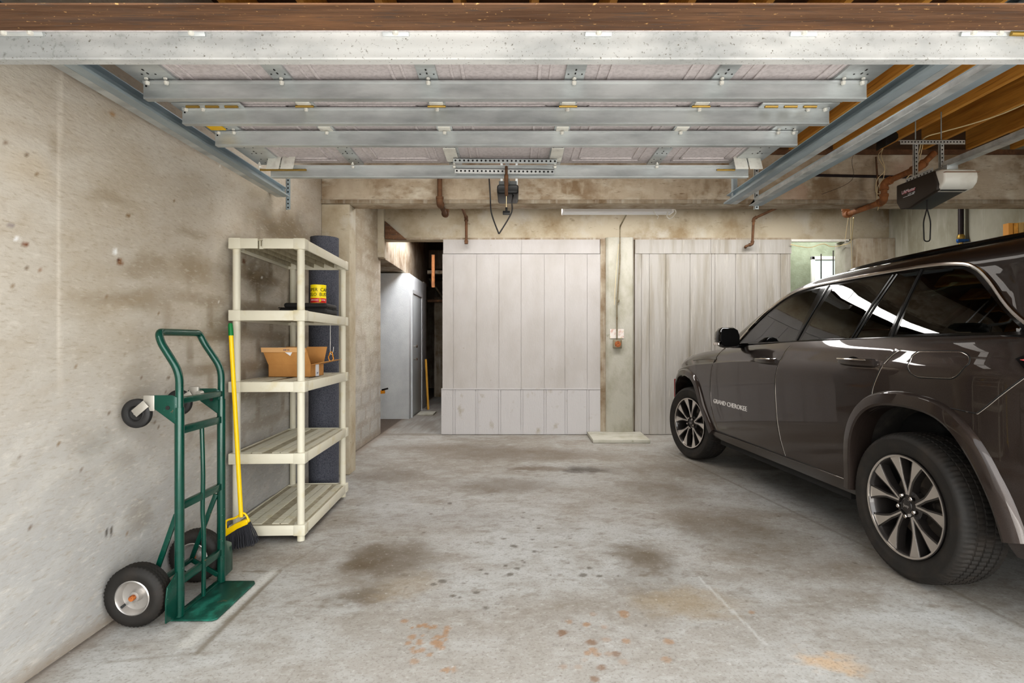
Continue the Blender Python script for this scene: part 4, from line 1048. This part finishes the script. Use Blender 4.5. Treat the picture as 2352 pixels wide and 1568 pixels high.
def knife(bm, poly, pad=.06, vmin=.4):
    us = [p[0] for p in poly]; ws = [p[1] for p in poly]
    for (x1, y1), (x2, y2) in zip(poly, poly[1:]+poly[:1]):
        u0, u1, w0, w1 = min(x1,x2)-.02, max(x1,x2)+.02, min(y1,y2)-.02, max(y1,y2)+.02
        fs = []
        for f in bm.faces:
            if max(abs(v.co.y) for v in f.verts) < vmin: continue
            if max(v.co.x for v in f.verts) < u0 or min(v.co.x for v in f.verts) > u1 or max(v.co.z for v in f.verts) < w0 or min(v.co.z for v in f.verts) > w1: continue
            fs.append(f)
        geo = set(fs)
        for f in fs: geo.update(f.edges); geo.update(f.verts)
        if geo: bmesh.ops.bisect_plane(bm, geom=list(geo), dist=1e-5, plane_co=(x1,0,y1), plane_no=(y2-y1,0,-(x2-x1)))
def split(bm, classify, specs):
    """specs: key -> (name, material, opts); one mesh per class of face"""
    groups = {}
    for f in bm.faces: groups.setdefault(classify(f), []).append(f)
    out = {}
    for key, fs in groups.items():
        if key is None or key not in specs: continue
        name, m_, parent = specs[key]; vm = {}; vv = []; ff = []
        for f in fs:
            idx = []
            for v in f.verts:
                if v.index not in vm: vm[v.index] = len(vv); vv.append(tuple(v.co))
                idx.append(vm[v.index])
            ff.append(idx)
        me = bpy.data.meshes.new(name); me.from_pydata(vv, [], ff)
        vn = []
        for i_, v in sorted((vm[v.index], v) for f in fs for v in f.verts) if False else []: pass
        me.materials.append(m_)
        for p in me.polygons: p.use_smooth = True
        o = bpy.data.objects.new(name, me); COL.objects.link(o); o.parent = parent
        b2 = bmesh.new(); b2.from_mesh(me)
        for e in b2.edges:
            if len(e.link_faces) == 2 and e.calc_face_angle(0) > math.radians(32): e.smooth = False
        b2.to_mesh(me); b2.free(); out[key] = o
    return out
bm = MB().quadmesh(V, F).bm
bmesh.ops.remove_doubles(bm, verts=bm.verts, dist=1e-4)
bmesh.ops.dissolve_degenerate(bm, dist=1e-5, edges=bm.edges)
for poly in (ARCH_R, ARCH_F, FD, RD): knife(bm, poly)
SILL = [(-.6,.25),(-.6,.402),(2.5,.402),(2.5,.25)]
knife(bm, [(-.4,.402),(2.5,.402)])
bmesh.ops.recalc_face_normals(bm, faces=bm.faces); bm.verts.index_update()
def cls(f):
    c_ = f.calc_center_median(); p = (c_.x, c_.z); s = 'L' if c_.y > 0 else 'R'
    if abs(c_.y) > .5 and c_.z < 1.0 and (inpoly(p, ARCH_R) or inpoly(p, ARCH_F)): return None
    if abs(c_.y) > .55:
        if abs(f.normal.z) < .9 and inpoly(p, FD): return 'fd'+s
        if abs(f.normal.z) < .9 and inpoly(p, RD): return 'rd'+s
        if c_.z < .402 and -.4 < c_.x < 2.45: return 'sill'+s
    return 'body'
specs = {'body': ('body_shell', M['paint'], CAR)}
for s in 'LR':
    specs['fd'+s] = ('front_door', M['paint'], CAR); specs['rd'+s] = ('rear_door', M['paint'], CAR); specs['sill'+s] = ('rocker_panel', M['paint'], CAR)
body = split(bm, cls, specs); bm.free()

# greenhouse
HV = [(1.10,.895),(1.22,.878),(1.30,.858),(1.44,.815),(1.58,.766),(1.62,.750),(1.65,.728),(1.672,.700),(1.69,.660),(1.702,.615)]
USF = [(1.10,2.46),(1.18,2.29),(1.25,2.14),(1.36,1.92),(1.48,1.67),(1.56,1.49),(1.61,1.34),(1.65,1.16),(1.68,.98),(1.702,.85)]
USR = [(1.10,-.84),(1.25,-.83),(1.45,-.77),(1.60,-.72),(1.67,-.64),(1.702,-.56)]
def kg(u): return (1-.030*((u-.55)/1.5)**2)*(1-.15*max(0,(-.42-u)/.44)**1.6)
def vg(u, w): return pl(w, HV)*kg(u)
LV = [1.10,1.16,1.22,1.26,1.32,1.38,1.44,1.50,1.55,1.58,1.605,1.63,1.65,1.665,1.68,1.692,1.702]
NS = 40; NA = 8
def ring(w):
    f, r = pl(w, USF), pl(w, USR); pts = []
    for k_ in range(NA):                      # front arc from centre to side
        a = PI/2*(1-k_/NA); u = f+.26*math.sin(a)**1.0; pts.append((u, vg(f,w)*max(0,math.cos(a))**.7))
    for k_ in range(NS+1): u = f+(r-f)*k_/NS; pts.append((u, vg(u,w)))
    for k_ in range(1, NA+1): a = PI/2*k_/NA; pts.append((r-.12*math.sin(a), vg(r,w)*max(0,math.cos(a))**.6))
    return pts
V = []; F = []; npt = NS+1+2*NA
for w in LV: V += [(u, v, w) for u, v in ring(w)]
nl = len(LV)
base = ring(1.702)
for s_, dz in ((.86,.018),(.68,.032),(.45,.044),(.2,.051),(0,.053)):
    V += [(.15+(u-.15)*(1-(1-s_)*.25), v*s_, 1.702+dz*(1-.25*((u-.2)/1.1)**2)) for u, v in base]; nl += 1
nv = len(V)
for i in range(nl-1):
    for k_ in range(npt-1): a = i*npt+k_; F.append((a, a+1, a+npt+1, a+npt))
V2 = [(u,-v,w) for u, v, w in V]
bm = MB().quadmesh(V+V2, F+[tuple(nv+i for i in f)[::-1] for f in F]).bm
bmesh.ops.remove_doubles(bm, verts=bm.verts, dist=2e-4); bmesh.ops.dissolve_degenerate(bm, dist=1e-5, edges=bm.edges)
DLO = [(2.075,1.195),(1.78,1.395),(1.56,1.51),(1.38,1.575),(1.20,1.603),(.9,1.615),(.2,1.618),(-.06,1.600),(-.17,1.565),(-.27,1.49),(-.39,1.37),(-.51,1.275),(-.57,1.243),(.2,1.243),(1.15,1.222)]
WF = [(1.99,1.205),(1.76,1.372),(1.55,1.48),(1.38,1.545),(1.22,1.575),(1.04,1.588),(1.155,1.226)]
WR = [(.885,1.592),(1.085,1.228),(.555,1.240),(.365,1.596)]
WQ = [(.325,1.597),(.505,1.243),(.265,1.250),(.185,1.597)]
WC = [(.145,1.597),(.205,1.256),(-.48,1.262),(-.37,1.355),(-.26,1.455),(-.17,1.535),(-.10,1.570),(-.02,1.585)]
for poly in (DLO, WF, WR, WQ, WC): knife(bm, poly, vmin=.55)
bmesh.ops.recalc_face_normals(bm, faces=bm.faces); bm.verts.index_update()
def cls2(f):
    c_ = f.calc_center_median(); p = (c_.x, c_.z); s = 'L' if c_.y > 0 else 'R'
    if abs(c_.y) > .55:
        for key, poly in (('wf',WF),('wr',WR),('wq',WQ),('wc',WC)):
            if inpoly(p, poly): return key+s
        if inpoly(p, DLO): return 'trim'+s
    if c_.x > pl(c_.z, USF)+.03 and 1.20 < c_.z < 1.66: return 'ws'
    if c_.x < pl(c_.z, USR)-.03 and 1.26 < c_.z < 1.62: return 'rw'
    return 'roof'
specs = {'roof': ('roof_shell', M['paint'], CAR), 'ws': ('windshield', M['glass'], CAR), 'rw': ('rear_window', M['glass'], CAR)}
for s in 'LR':
    specs['trim'+s] = ('window_surround', M['trim_black'], CAR)
    for k_ in ('wf','wr','wq','wc'): specs[k_+s] = ('side_window', M['glass'], CAR)
gh = split(bm, cls2, specs); bm.free()
body.update(gh)
def sp(u, w, off=.002, s=1):
    return Vector((u, s*((vs(u,w) if w < 1.19 else vg(u,w))+off), w))
def seam(pts, name, r=.0035, m='seam', off=0, s=1, n=5, parent=CAR):
    P = bez([(a,0,b) for a, b in pts], n); o = MB().tube([sp(p.x, p.z, off, s) for p in P], r, 6).build(name, M[m], CAR, world=False); o.parent = parent
    if name != 'wing_crease':
        q = MB().tube([sp(p.x-.0055, p.z-.001, off+.0004, s) for p in P], .0022, 6).build('edge_highlight', M['chrome'], CAR, world=False); q.parent = o  # bright line laid beside the gap as a painted-in edge highlight
    return o
for s in (1,-1):
    L_ = 'L' if s == 1 else 'R'
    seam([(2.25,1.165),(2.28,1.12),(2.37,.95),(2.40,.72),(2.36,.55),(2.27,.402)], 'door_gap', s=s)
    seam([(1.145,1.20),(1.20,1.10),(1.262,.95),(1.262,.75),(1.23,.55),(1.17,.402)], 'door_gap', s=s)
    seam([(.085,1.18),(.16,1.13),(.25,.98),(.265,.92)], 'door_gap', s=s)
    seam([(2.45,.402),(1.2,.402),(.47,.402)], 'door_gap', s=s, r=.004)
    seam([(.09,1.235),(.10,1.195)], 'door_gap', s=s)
    # fuel door outline
    if s == 1:
        fo = [(.0,1.15),(-.03,1.172),(-.27,1.176),(-.315,1.155),(-.318,1.12),(-.275,1.065),(-.245,1.048),(-.06,1.043),(-.008,1.062),(.012,1.10)]
        P = rounded([(a,0,b) for a, b in fo+[fo[0]]], .02, 3)
        MB().tube([sp(p.x, p.z, 0) for p in P[:-1]], .0035, 6, closed=True).build('fuel_door_gap', M['seam'], CAR, world=False)
        MB().tube([sp(-.153+(p.x+.153)*.982, 1.11+(p.z-1.11)*.955, .0004) for p in P[:-1]], .0018, 6, closed=True).build('edge_highlight', M['chrome'], CAR, world=False)  # painted-in highlight line just inside the fuel door gap
    # chrome around the windows
    P = bez([(a,0,b) for a, b in DLO[:13]], 4)
    MB().tube([Vector((p.x, s*(vg(p.x,p.z)+.004), p.z+.003)) for p in P], .0105, 8).build('chrome_strip', M['chrome'], CAR, world=False)
    P = [(-.56,1.243),(.2,1.243),(1.15,1.222),(2.07,1.193)]
    MB().tube([Vector((p.x, s*(vg(p.x,p.z)+.004), p.z-.002)) for p in bez([(a,0,b) for a, b in P], 8)], .006, 8).build('chrome_strip', M['trim_black'], CAR, world=False)
    for a, b in (((1.13,1.226),(.945,1.60)),((.525,1.243),(.34,1.602)),((.555,1.243),(.37,1.602)),((.235,1.245),(.165,1.605))):
        q = [Vector((a[0]+(b[0]-a[0])*i/6,0,a[1]+(b[1]-a[1])*i/6)) for i in range(7)]
        MB().tube([Vector((p.x, s*(vg(p.x,p.z)+.001), p.z)) for p in q], .007, 6).build('window_divider', M['trim_black'] if a[0] != .235 else M['seam'], CAR, world=False)
    # rear bumper seams
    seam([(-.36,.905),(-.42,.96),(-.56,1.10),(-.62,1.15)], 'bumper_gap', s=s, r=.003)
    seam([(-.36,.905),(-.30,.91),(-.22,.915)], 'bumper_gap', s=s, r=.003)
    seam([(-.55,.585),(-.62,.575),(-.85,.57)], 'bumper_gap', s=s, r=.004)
    # crease on the front wing
    seam([(2.30,1.06),(2.55,1.055),(2.85,1.03)], 'wing_crease', m='paint', s=s, r=.006)
# wheel arch flares and liners
def flare(inner, grow, s, uc):
    pts = inner[1:-1]
    P = bez([(a,0,b) for a, b in pts], 5); P = [Vector((p.x,p.z)) for p in P]
    n = len(P); rows = []
    for i in range(n):
        t = (P[min(i+1,n-1)]-P[max(i-1,0)]).normalized(); nn = Vector((t.y,-t.x))
        if nn.dot(P[i]-Vector((uc,.45))) < 0: nn = -nn
        rows.append((P[i], nn))
    V = []; prof = [(-.004,-.10),(-.004,.004),(.000,.024),(.012,.030),(grow*.45,.027),(grow*.82,.021),(grow*.95,.012),(grow,.003),(grow+.004,-.01)]
    for p, nn in rows:
        for d, off in prof:
            q = p+nn*d; q.y = max(q.y, .33); V.append((q.x, s*(vs(min(q.x,3.5), min(max(q.y,.45),1.0))+off), q.y))
    k = len(prof); F = [(i*k+j,(i+1)*k+j,(i+1)*k+j+1,i*k+j+1) for i in range(n-1) for j in range(k-1)]
    F += [tuple(range(k)), tuple((n-1)*k+j for j in range(k))[::-1]]
    MB().quadmesh(V,F).build('wheel_arch_flare', M['paint'], CAR, world=False, angle=30)
    V = []; 
    for p, nn in rows:
        for v in (.95,.93,.60,.55): 
            q = p+nn*(.02 if v < .95 else -.005); V.append((q.x, s*min(v, vs(min(q.x,3.5),.7)-.02), q.y))
    b0 = len(V); V.append((uc, s*.55, .3)); k = 4
    F = [(i*k+j,(i+1)*k+j,(i+1)*k+j+1,i*k+j+1) for i in range(n-1) for j in range(k-1)]+[(i*k+3,(i+1)*k+3,b0) for i in range(n-1)]
    MB().quadmesh(V,F).build('arch_liner', M['liner'], CAR, world=False)
for s in (1,-1):
    flare(ARCH_R, .075, s, 0.0); flare(ARCH_F, .070, s, wb)
# underbody
MB().box(-.70,3.6,-.5,.5,.24,.34).build('underbody', M['black_matte'], CAR, world=False)
MB().box(.55,2.35,-.88,.88,.27,.33).build('underbody_panel', M['black_matte'], CAR, world=False)
# lights, bumpers
for s in (1,-1):
    pr = [(-.500,1.150),(-.535,1.168),(-.60,1.178),(-.75,1.18),(-.92,1.175),(-.92,1.095),(-.75,1.09),(-.60,1.082),(-.545,1.105)]
    V = [(a, s*(vs(a,min(b,1.19))+o_), b) for o_ in (-.02,.010) for a, b in pr]; n = len(pr)
    o = MB().quadmesh(V, [tuple(range(n)),tuple(range(2*n-1,n-1,-1))]+[(i,i+n,(i+1)%n+n,(i+1)%n) for i in range(n)]).build('tail_light', M['trim_black'], CAR, world=False)
    V = [(a, s*(vs(a,1.1)+o_), b) for o_ in (.0,.014) for a, b in [(-.53,1.146),(-.60,1.160),(-.90,1.16),(-.90,1.125),(-.60,1.125)]]
    q = MB().quadmesh(V, [tuple(range(5)),tuple(range(9,4,-1))]+[(i,i+5,(i+1)%5+5,(i+1)%5) for i in range(5)]).build('red_lens', M['lens_red'], CAR, world=False); q.parent = o
    V = [(a, s*(vs(a,.7)+o_), b) for o_ in (.0,.036) for a, b in [(3.42,.60),(3.50,.60),(3.50,.80),(3.44,.80)]]
    MB().quadmesh(V, [(0,1,2,3),(7,6,5,4)]+[(i,i+4,(i+1)%4+4,(i+1)%4) for i in range(4)]).build('side_marker', M['lens_red2'], CAR, world=False)
MB().box(3.70,3.83,-.5,.5,.70,.86).build('grille', M['trim_black'], CAR, world=False, bevel=.01)
MB().box(-1.04,-1.0,-.26,.26,.78,.90).build('plate_recess', M['trim_black'], CAR, world=False, bevel=.01)
# roof rails
for s in (1,-1):
    P = bez([(1.02,s*.575,1.692),(.85,s*.585,1.708),(.3,s*.60,1.715),(-.35,s*.585,1.710),(-.62,s*.56,1.690)],6)
    MB().tube(P,.016,8).build('roof_rail', M['trim_black'], CAR, world=False)
# handles
for s in (1,-1):
    for ua, ub, w, d in ((1.25,1.55,1.078,'fd'),(.245,.545,1.105,'rd')):
        h = []
        V = []; Fh = []; K = 14
        for k_ in range(K+1):
            f_ = k_/K; u = ua+(ub-ua)*f_; o_ = .012+.030*math.sin(PI*min(1,f_*1.0))**.5
            hh = .016+.004*(1-f_)
            b_ = vs(u, w)
            for dv, dw in ((o_-.014,-hh*.7),(o_,-hh),(o_+.008,-hh*.3),(o_+.006,hh*.75),(o_-.008,hh),(o_-.016,hh*.4)): V.append((u, s*(b_+dv), w+dw))
        for k_ in range(K):
            for j in range(6): Fh.append((k_*6+j,(k_+1)*6+j,(k_+1)*6+(j+1)%6,k_*6+(j+1)%6))
        Fh += [tuple(range(6)), tuple(K*6+j for j in range(6))[::-1]]
        o = MB().quadmesh(V,Fh).build('door_handle', M['paint'], CAR, world=False, angle=50)
        o.parent = body[d+('L' if s == 1 else 'R')]
        q = MB().tube([Vector((ua+(ub-ua)*f_, s*(vs(ua,w)+.020+.028*math.sin(PI*f_)**.5), w+.014)) for f_ in [i/10 for i in range(1,10)]],.0045,6).build('handle_trim', M['chrome'], CAR, world=False); q.parent = body[d+('L' if s == 1 else 'R')]
        cu, n_ = (ua+ub)/2+.03, 16
        V = [(cu+.065*math.cos(2*PI*i/n_), s*(vs(cu,w)+.003), w-.008+.036*math.sin(2*PI*i/n_)) for i in range(n_)]
        V += [(cu+.05*math.cos(2*PI*i/n_), s*(vs(cu,w)-.001), w-.008+.026*math.sin(2*PI*i/n_)) for i in range(n_)]
        q = MB().quadmesh(V, [tuple(range(n_)), tuple(range(n_,2*n_))]+[(i,(i+1)%n_,(i+1)%n_+n_,i+n_) for i in range(n_)]).build('handle_cup', M['trim_black'], CAR, world=False); q.parent = body[d+('L' if s == 1 else 'R')]
# mirrors
for s in (1,-1):
    V = []; Fm = []; secs_ = [(1.80,.90),(1.83,1.0),(1.90,.94),(1.965,.72),(1.985,.35)]
    outline = [(.955,1.20),(.985,1.172),(1.09,1.168),(1.122,1.185),(1.135,1.24),(1.130,1.305),(1.105,1.335),(1.01,1.340),(.975,1.32),(.957,1.27)]
    cy, cz = 1.045, 1.252
    for u, k_ in secs_: V += [(u, s*(cy+(a-cy)*k_), cz+(b-cz)*k_) for a, b in outline]
    n = len(outline)
    for i in range(len(secs_)-1): Fm += [(i*n+j,i*n+(j+1)%n,(i+1)*n+(j+1)%n,(i+1)*n+j) for j in range(n)]
    Fm += [tuple(range(n))[::-1], tuple((len(secs_)-1)*n+j for j in range(n))]
    o = MB().quadmesh(V,Fm).build('side_mirror', M['trim_black'], CAR, world=False, angle=60)
    V = [(1.797, s*(cy+(a-cy)*.84), cz+(b-cz)*.84) for a, b in outline]+[(1.806, s*(cy+(a-cy)*.84), cz+(b-cz)*.84) for a, b in outline]
    q = MB().quadmesh(V,[tuple(range(n)),tuple(range(2*n-1,n-1,-1))]+[(j,(j+1)%n,(j+1)%n+n,j+n) for j in range(n)]).build('mirror_glass', mat('mirror_dark', srgb(12,11,10), .25, 0, spec=.15), CAR, world=False); q.parent = o
    q = MB().box(1.85,1.92,min(s*.86,s*1.0),max(s*.86,s*1.0),1.165,1.205).build('mirror_arm', M['trim_black'], CAR, world=False, bevel=.008); q.parent = o
    q = MB().box(1.80,1.90,min(s*1.13,s*1.146),max(s*1.13,s*1.146),1.188,1.212).build('turn_signal', M['chrome'], CAR, world=False, bevel=.004); q.parent = o
# badge
M['badge'] = mat('bright_badge', srgb(236,232,228), .25, .4)
for word, uc_ in (('GRAND',2.20),('CHEROKEE',1.87)):
    o = text_obj('model_badge', word, .056, None, M['badge'], CAR, sx=1.28, extrude=.002,
        warp=lambda co, uc_=uc_: Vector((uc_-co.x, vs(uc_-co.x,.672+co.y)+.004+co.z, .672+co.y)))
    o.parent = body['fdL']; o['label'] = 'bright lettering badge on the front door'
# interior
def seat(u, v, name='seat', w=.5):
    mb = MB(); mb.box(u-.02,u+.48,v-w/2,v+w/2,.55,.82)
    mt = Matrix.Translation((u,v,.75)) @ Matrix.Rotation(math.radians(-14),4,'Y'); mb.box(-.08,.06,-w/2,w/2,0,.58,mt)
    o = mb.build(name, M['interior'], CAR, world=False, bevel=.05, seg=3)
    mt = Matrix.Translation((u-.13,v,1.32)) @ Matrix.Rotation(math.radians(-10),4,'Y')
    q = MB().box(-.05,.05,-.13,.13,0,.19,mt).build('headrest', M['interior'], CAR, world=False, bevel=.035, seg=3); q.parent = o
seat(1.10,.40); seat(1.10,-.40); seat(.15,.40,'rear_seat',.55); seat(.15,-.40,'rear_seat',.55)
MB().box(1.95,2.25,-.75,.75,.8,1.13).build('dashboard', M['interior'], CAR, world=False, bevel=.04)
MB().box(-.8,2.2,-.78,.78,.42,.50).build('cabin_floor', M['interior'], CAR, world=False)
mb = MB().lathe([(.17,-.012),(.185,0),(.17,.012),(.155,0)],24,closed=True)
bmesh.ops.transform(mb.bm, matrix=Matrix.Translation((1.72,.40,1.08)) @ Matrix.Rotation(math.radians(65),4,'Y'), verts=mb.bm.verts); mb.build('steering_wheel', M['interior'], CAR, world=False)

# wheels
def make_wheel(u, s, steer=0):
    c0 = (u, 0, .385)
    Rt, vo, vi = .385, .958, .700; made = set(COL.objects)
    yc = (vo+vi)/2; hwid = (vo-vi)/2
    pr = [(.262,-.100),(.275,-.118),(.320,-hwid+.004),(.350,-hwid),(.368,-hwid+.012),(.3785,-hwid+.03)]
    a = -hwid+.034
    grooves = [-.062,-.022,.022,.062]
    for gc in grooves:
        pr += [(.3845-.02*abs(gc), gc-.0055),(.3775, gc-.004),(.3775, gc+.004),(.3845-.02*abs(gc), gc+.0055)]
    tread0, tread1 = 5, len(pr)
    pr += [(.3785,hwid-.03),(.368,hwid-.012),(.350,hwid),(.345,hwid-.001),(.320,hwid-.004),(.300,hwid-.008),(.285,hwid-.016),(.272,.112),(.262,.100)]
    seg = 264
    def mod(j, k_):
        if tread0 <= j <= tread1:
            q = (j-tread0)//4
            return -.006 if (k_+q) % 3 == 0 and pr[j][0] > .3778 else 0
        if j in (4, tread1+1): return -.0015 if k_ % 3 == 0 else 0
        return 0
    prf = [(r, s*(yc+h)) for r, h in pr]
    w = MB().lathe(prf, seg, c0, 'y', mod=mod, closed=True).build('wheel', M['rubber'], CAR, world=False, angle=50)
    # barrel
    o = MB().lathe([(r, s*(yc+h)) for r, h in [(.262,.100),(.268,.118),(.263,.120),(.256,.112),(.246,.095),(.236,.02),(.230,-.10),(.245,-.11)]],72,c0,'y',closed=False)
    # lathe caps unwanted faces: remove n-gons
    for f in [f for f in o.bm.faces if len(f.verts) > 4]: o.bm.faces.remove(f)
    o.build('rim', M['spoke_dark'], CAR, world=False).parent = w
    o = MB().lathe([(r, s*(yc+h)) for r, h in [(.2635,.1165),(.2635,.1215),(.2545,.1195),(.2545,.1145)]],96,c0,'y',closed=True).build('rim_lip', M['spoke_face'], CAR, world=False); o.parent = w
    def P(r, a, h): return (c0[0]+r*math.cos(a), s*(yc+h), c0[2]+r*math.sin(a))
    ph0 = PI/2+.04
    face = MB(); dark = MB()
    for k_ in range(5):
        for e in (-1,1):
            aH = ph0+2*PI*k_/5+e*.075; aR = ph0+2*PI*k_/5+e*.315
            # blade outline: narrow at hub, wide at rim; inner edge toward the V axis
            def edge(t, side, extra=0):
                r = .060+(.256-.060)*t; a_ = aH+(aR-aH)*t**.62
                wd = (.0048+.0275*max(0,(t-.40)/.60)**1.2+extra)
                return r, a_+e*side*wd/r
            def hgt(t): return .094+.016*t
            NS_ = 10
            for mbx, ex, top, bot in ((face,0,.0,-.004),(dark,.009,-.003,-.045)):
                V = []; Fq = []
                for i in range(NS_+1):
                    t = i/NS_; r1, a1 = edge(t,1,ex*(1.2 if mbx is dark else 1)); r2, a2 = edge(t,-1,ex)
                    V += [P(r1,a1,hgt(t)+top),P(r2,a2,hgt(t)+top),P(r2,a2,hgt(t)+bot),P(r1,a1,hgt(t)+bot)]
                for i in range(NS_):
                    for j in range(4): Fq.append((i*4+j,i*4+(j+1)%4,(i+1)*4+(j+1)%4,(i+1)*4+j))
                Fq += [(0,1,2,3),tuple(NS_*4+j for j in (3,2,1,0))]
                mbx.quadmesh(V,Fq)
    face.build('spoke_faces', M['spoke_face'], CAR, world=False, smooth=False).parent = w
    dark.build('spokes', M['spoke_dark'], CAR, world=False, smooth=False).parent = w
    o = MB().lathe([(r, s*(yc+h)) for r, h in [(.080,.04),(.078,.072),(.066,.082),(.040,.088),(.034,.090),(.034,.094),(.030,.098),(0,.099)]],40,c0,'y').build('hub', M['spoke_dark'], CAR, world=False); o.parent = w
    o = MB().lathe([(r, s*(yc+h)) for r, h in [(.031,.0985),(.033,.0985),(.033,.1005),(.031,.1005)]],32,c0,'y',closed=True).build('cap_ring', M['liner'], CAR, world=False); o.parent = w
    for k_ in range(5):
        a_ = ph0+PI/5+2*PI*k_/5; q = P(.056,a_,0)
        o = MB().lathe([(.012,s*(yc+.085)),(.012,s*(yc+.102)),(.009,s*(yc+.106)),(0,s*(yc+.106))],6,(q[0],0,q[2]),'y').build('lug_nut', M['chrome'], CAR, world=False); o.parent = w
    o = MB().lathe([(r, s*(yc+h)) for r, h in [(.175,-.01),(.175,.012),(.10,.012),(.095,.03),(.0,.03)]],48,c0,'y').build('brake_disc', M['disc'], CAR, world=False); o.parent = w
    V = []; 
    for h in (-.03,.045):
        for r, a_ in ((.130,-.40),(.205,-.40),(.215,0),(.205,.40),(.130,.40)): V.append(P(r, a_+PI, h))
    o = MB().quadmesh(V,[(0,1,2,3,4),(9,8,7,6,5)]+[(i,i+5,(i+1)%5+5,(i+1)%5) for i in range(5)]).build('brake_caliper', M['disc'], CAR, world=False, bevel=.005); o.parent = w
    o = MB().lathe([(.23,s*(yc-.06)),(.0,s*(yc-.065))],40,c0,'y').build('back_plate', M['black_matte'], CAR, world=False); o.parent = w
    txt = 'Jeep'
    if s == 1:
        o = text_obj('cap_lettering', txt, .022, Matrix(((-1,0,0,u),(0,0,1,yc+.0993),(0,1,0,.385),(0,0,0,1))), M['silver'], CAR, extrude=.0004); o.parent = w
    k = .975
    mt = Matrix.Translation((u,s*.829,0)) @ Matrix.Rotation(steer,4,'Z') @ Matrix.Scale(k,4) @ Matrix.Translation((-u,-s*.829,0))
    for ob in COL.objects:
        if ob not in made: ob.data.transform(mt)
for s in (1,-1): make_wheel(.065, s); make_wheel(wb+.045, s, math.radians(13))

# ------------------------------------------------------------------ light
W = bpy.data.worlds.new('sky'); bpy.context.scene.world = W; W.use_nodes = True
nt = W.node_tree; bg = nt.nodes['Background']
tc = nt.nodes.new('ShaderNodeTexCoord'); sx_ = nt.nodes.new('ShaderNodeSeparateXYZ'); nt.links.new(tc.outputs['Generated'], sx_.inputs[0])
cr = nt.nodes.new('ShaderNodeValToRGB'); nt.links.new(sx_.outputs[2], cr.inputs[0])
cr.color_ramp.elements[0].position = .0; cr.color_ramp.elements[0].color = (.55,.55,.52,1)
cr.color_ramp.elements[1].position = .35; cr.color_ramp.elements[1].color = (.92,.97,1.0,1)
nt.links.new(cr.outputs[0], bg.inputs[0]); bg.inputs[1].default_value = 2.05
def area(name, loc, rot, sx, sy, power, col=(1,1,1), spread=PI):
    l = bpy.data.lights.new(name, 'AREA'); l.shape = 'RECTANGLE'; l.size = sx; l.size_y = sy; l.energy = power; l.color = col; l.spread = spread
    o = bpy.data.objects.new(name, l); COL.objects.link(o); o.location = loc; o.rotation_euler = rot; return o
area('daylight', (1.6,-2.6,2.6), (math.radians(72),0,0), 9, 4, 230, (1,.985,.96))
area('low_fill', (2.3,-.9,.25), (math.radians(116),0,math.radians(-6)), 7.5, 1.2, 135, (1,.97,.92))  # added lamp aimed up to brighten ceiling and struts from below
area('back_fill', (1.5,6.3,2.95), (0,0,0), 5.2, .35, 82, (1,.98,.95))  # added lamp hidden behind the front beam, brightens the back wall
area('mid_fill', (-.1,3.95,2.94), (0,0,0), 2.8, .9, 20, (1,.97,.92))  # added lamp hidden above the raised door, lifts the middle of the garage
area('alcove_fill', (4.3,7.9,2.9), (0,0,0), 1.2, .5, 14, (1,1,.95))  # added fill without a fixture, brightens the alcove
area('passage_fill', (-1.25,8.3,2.9), (0,0,0), .5, 1.6, 34, (.97,.98,1))  # added fill without a fixture, brightens the closet and passage

cam = bpy.data.cameras.new('camera'); co_ = bpy.data.objects.new('camera', cam); COL.objects.link(co_)
co_.location = (0,0,CAM_H); co_.rotation_euler = (PI/2,0,0); cam.sensor_width = 36; cam.lens = FPX/2352*36; cam.clip_start = .02
bpy.context.scene.camera = co_
sc = bpy.context.scene
sc.view_settings.view_transform = 'Standard'; sc.view_settings.look = 'Medium High Contrast'; sc.view_settings.exposure = 0.14; sc.view_settings.gamma = 1.0
sc.cycles.max_bounces = 6; sc.cycles.diffuse_bounces = 3; sc.cycles.glossy_bounces = 3; sc.cycles.use_adaptive_sampling = True; sc.cycles.adaptive_threshold = .1; sc.cycles.adaptive_min_samples = 16; sc.cycles.sample_clamp_indirect = 6
sc.cycles.use_denoising = True
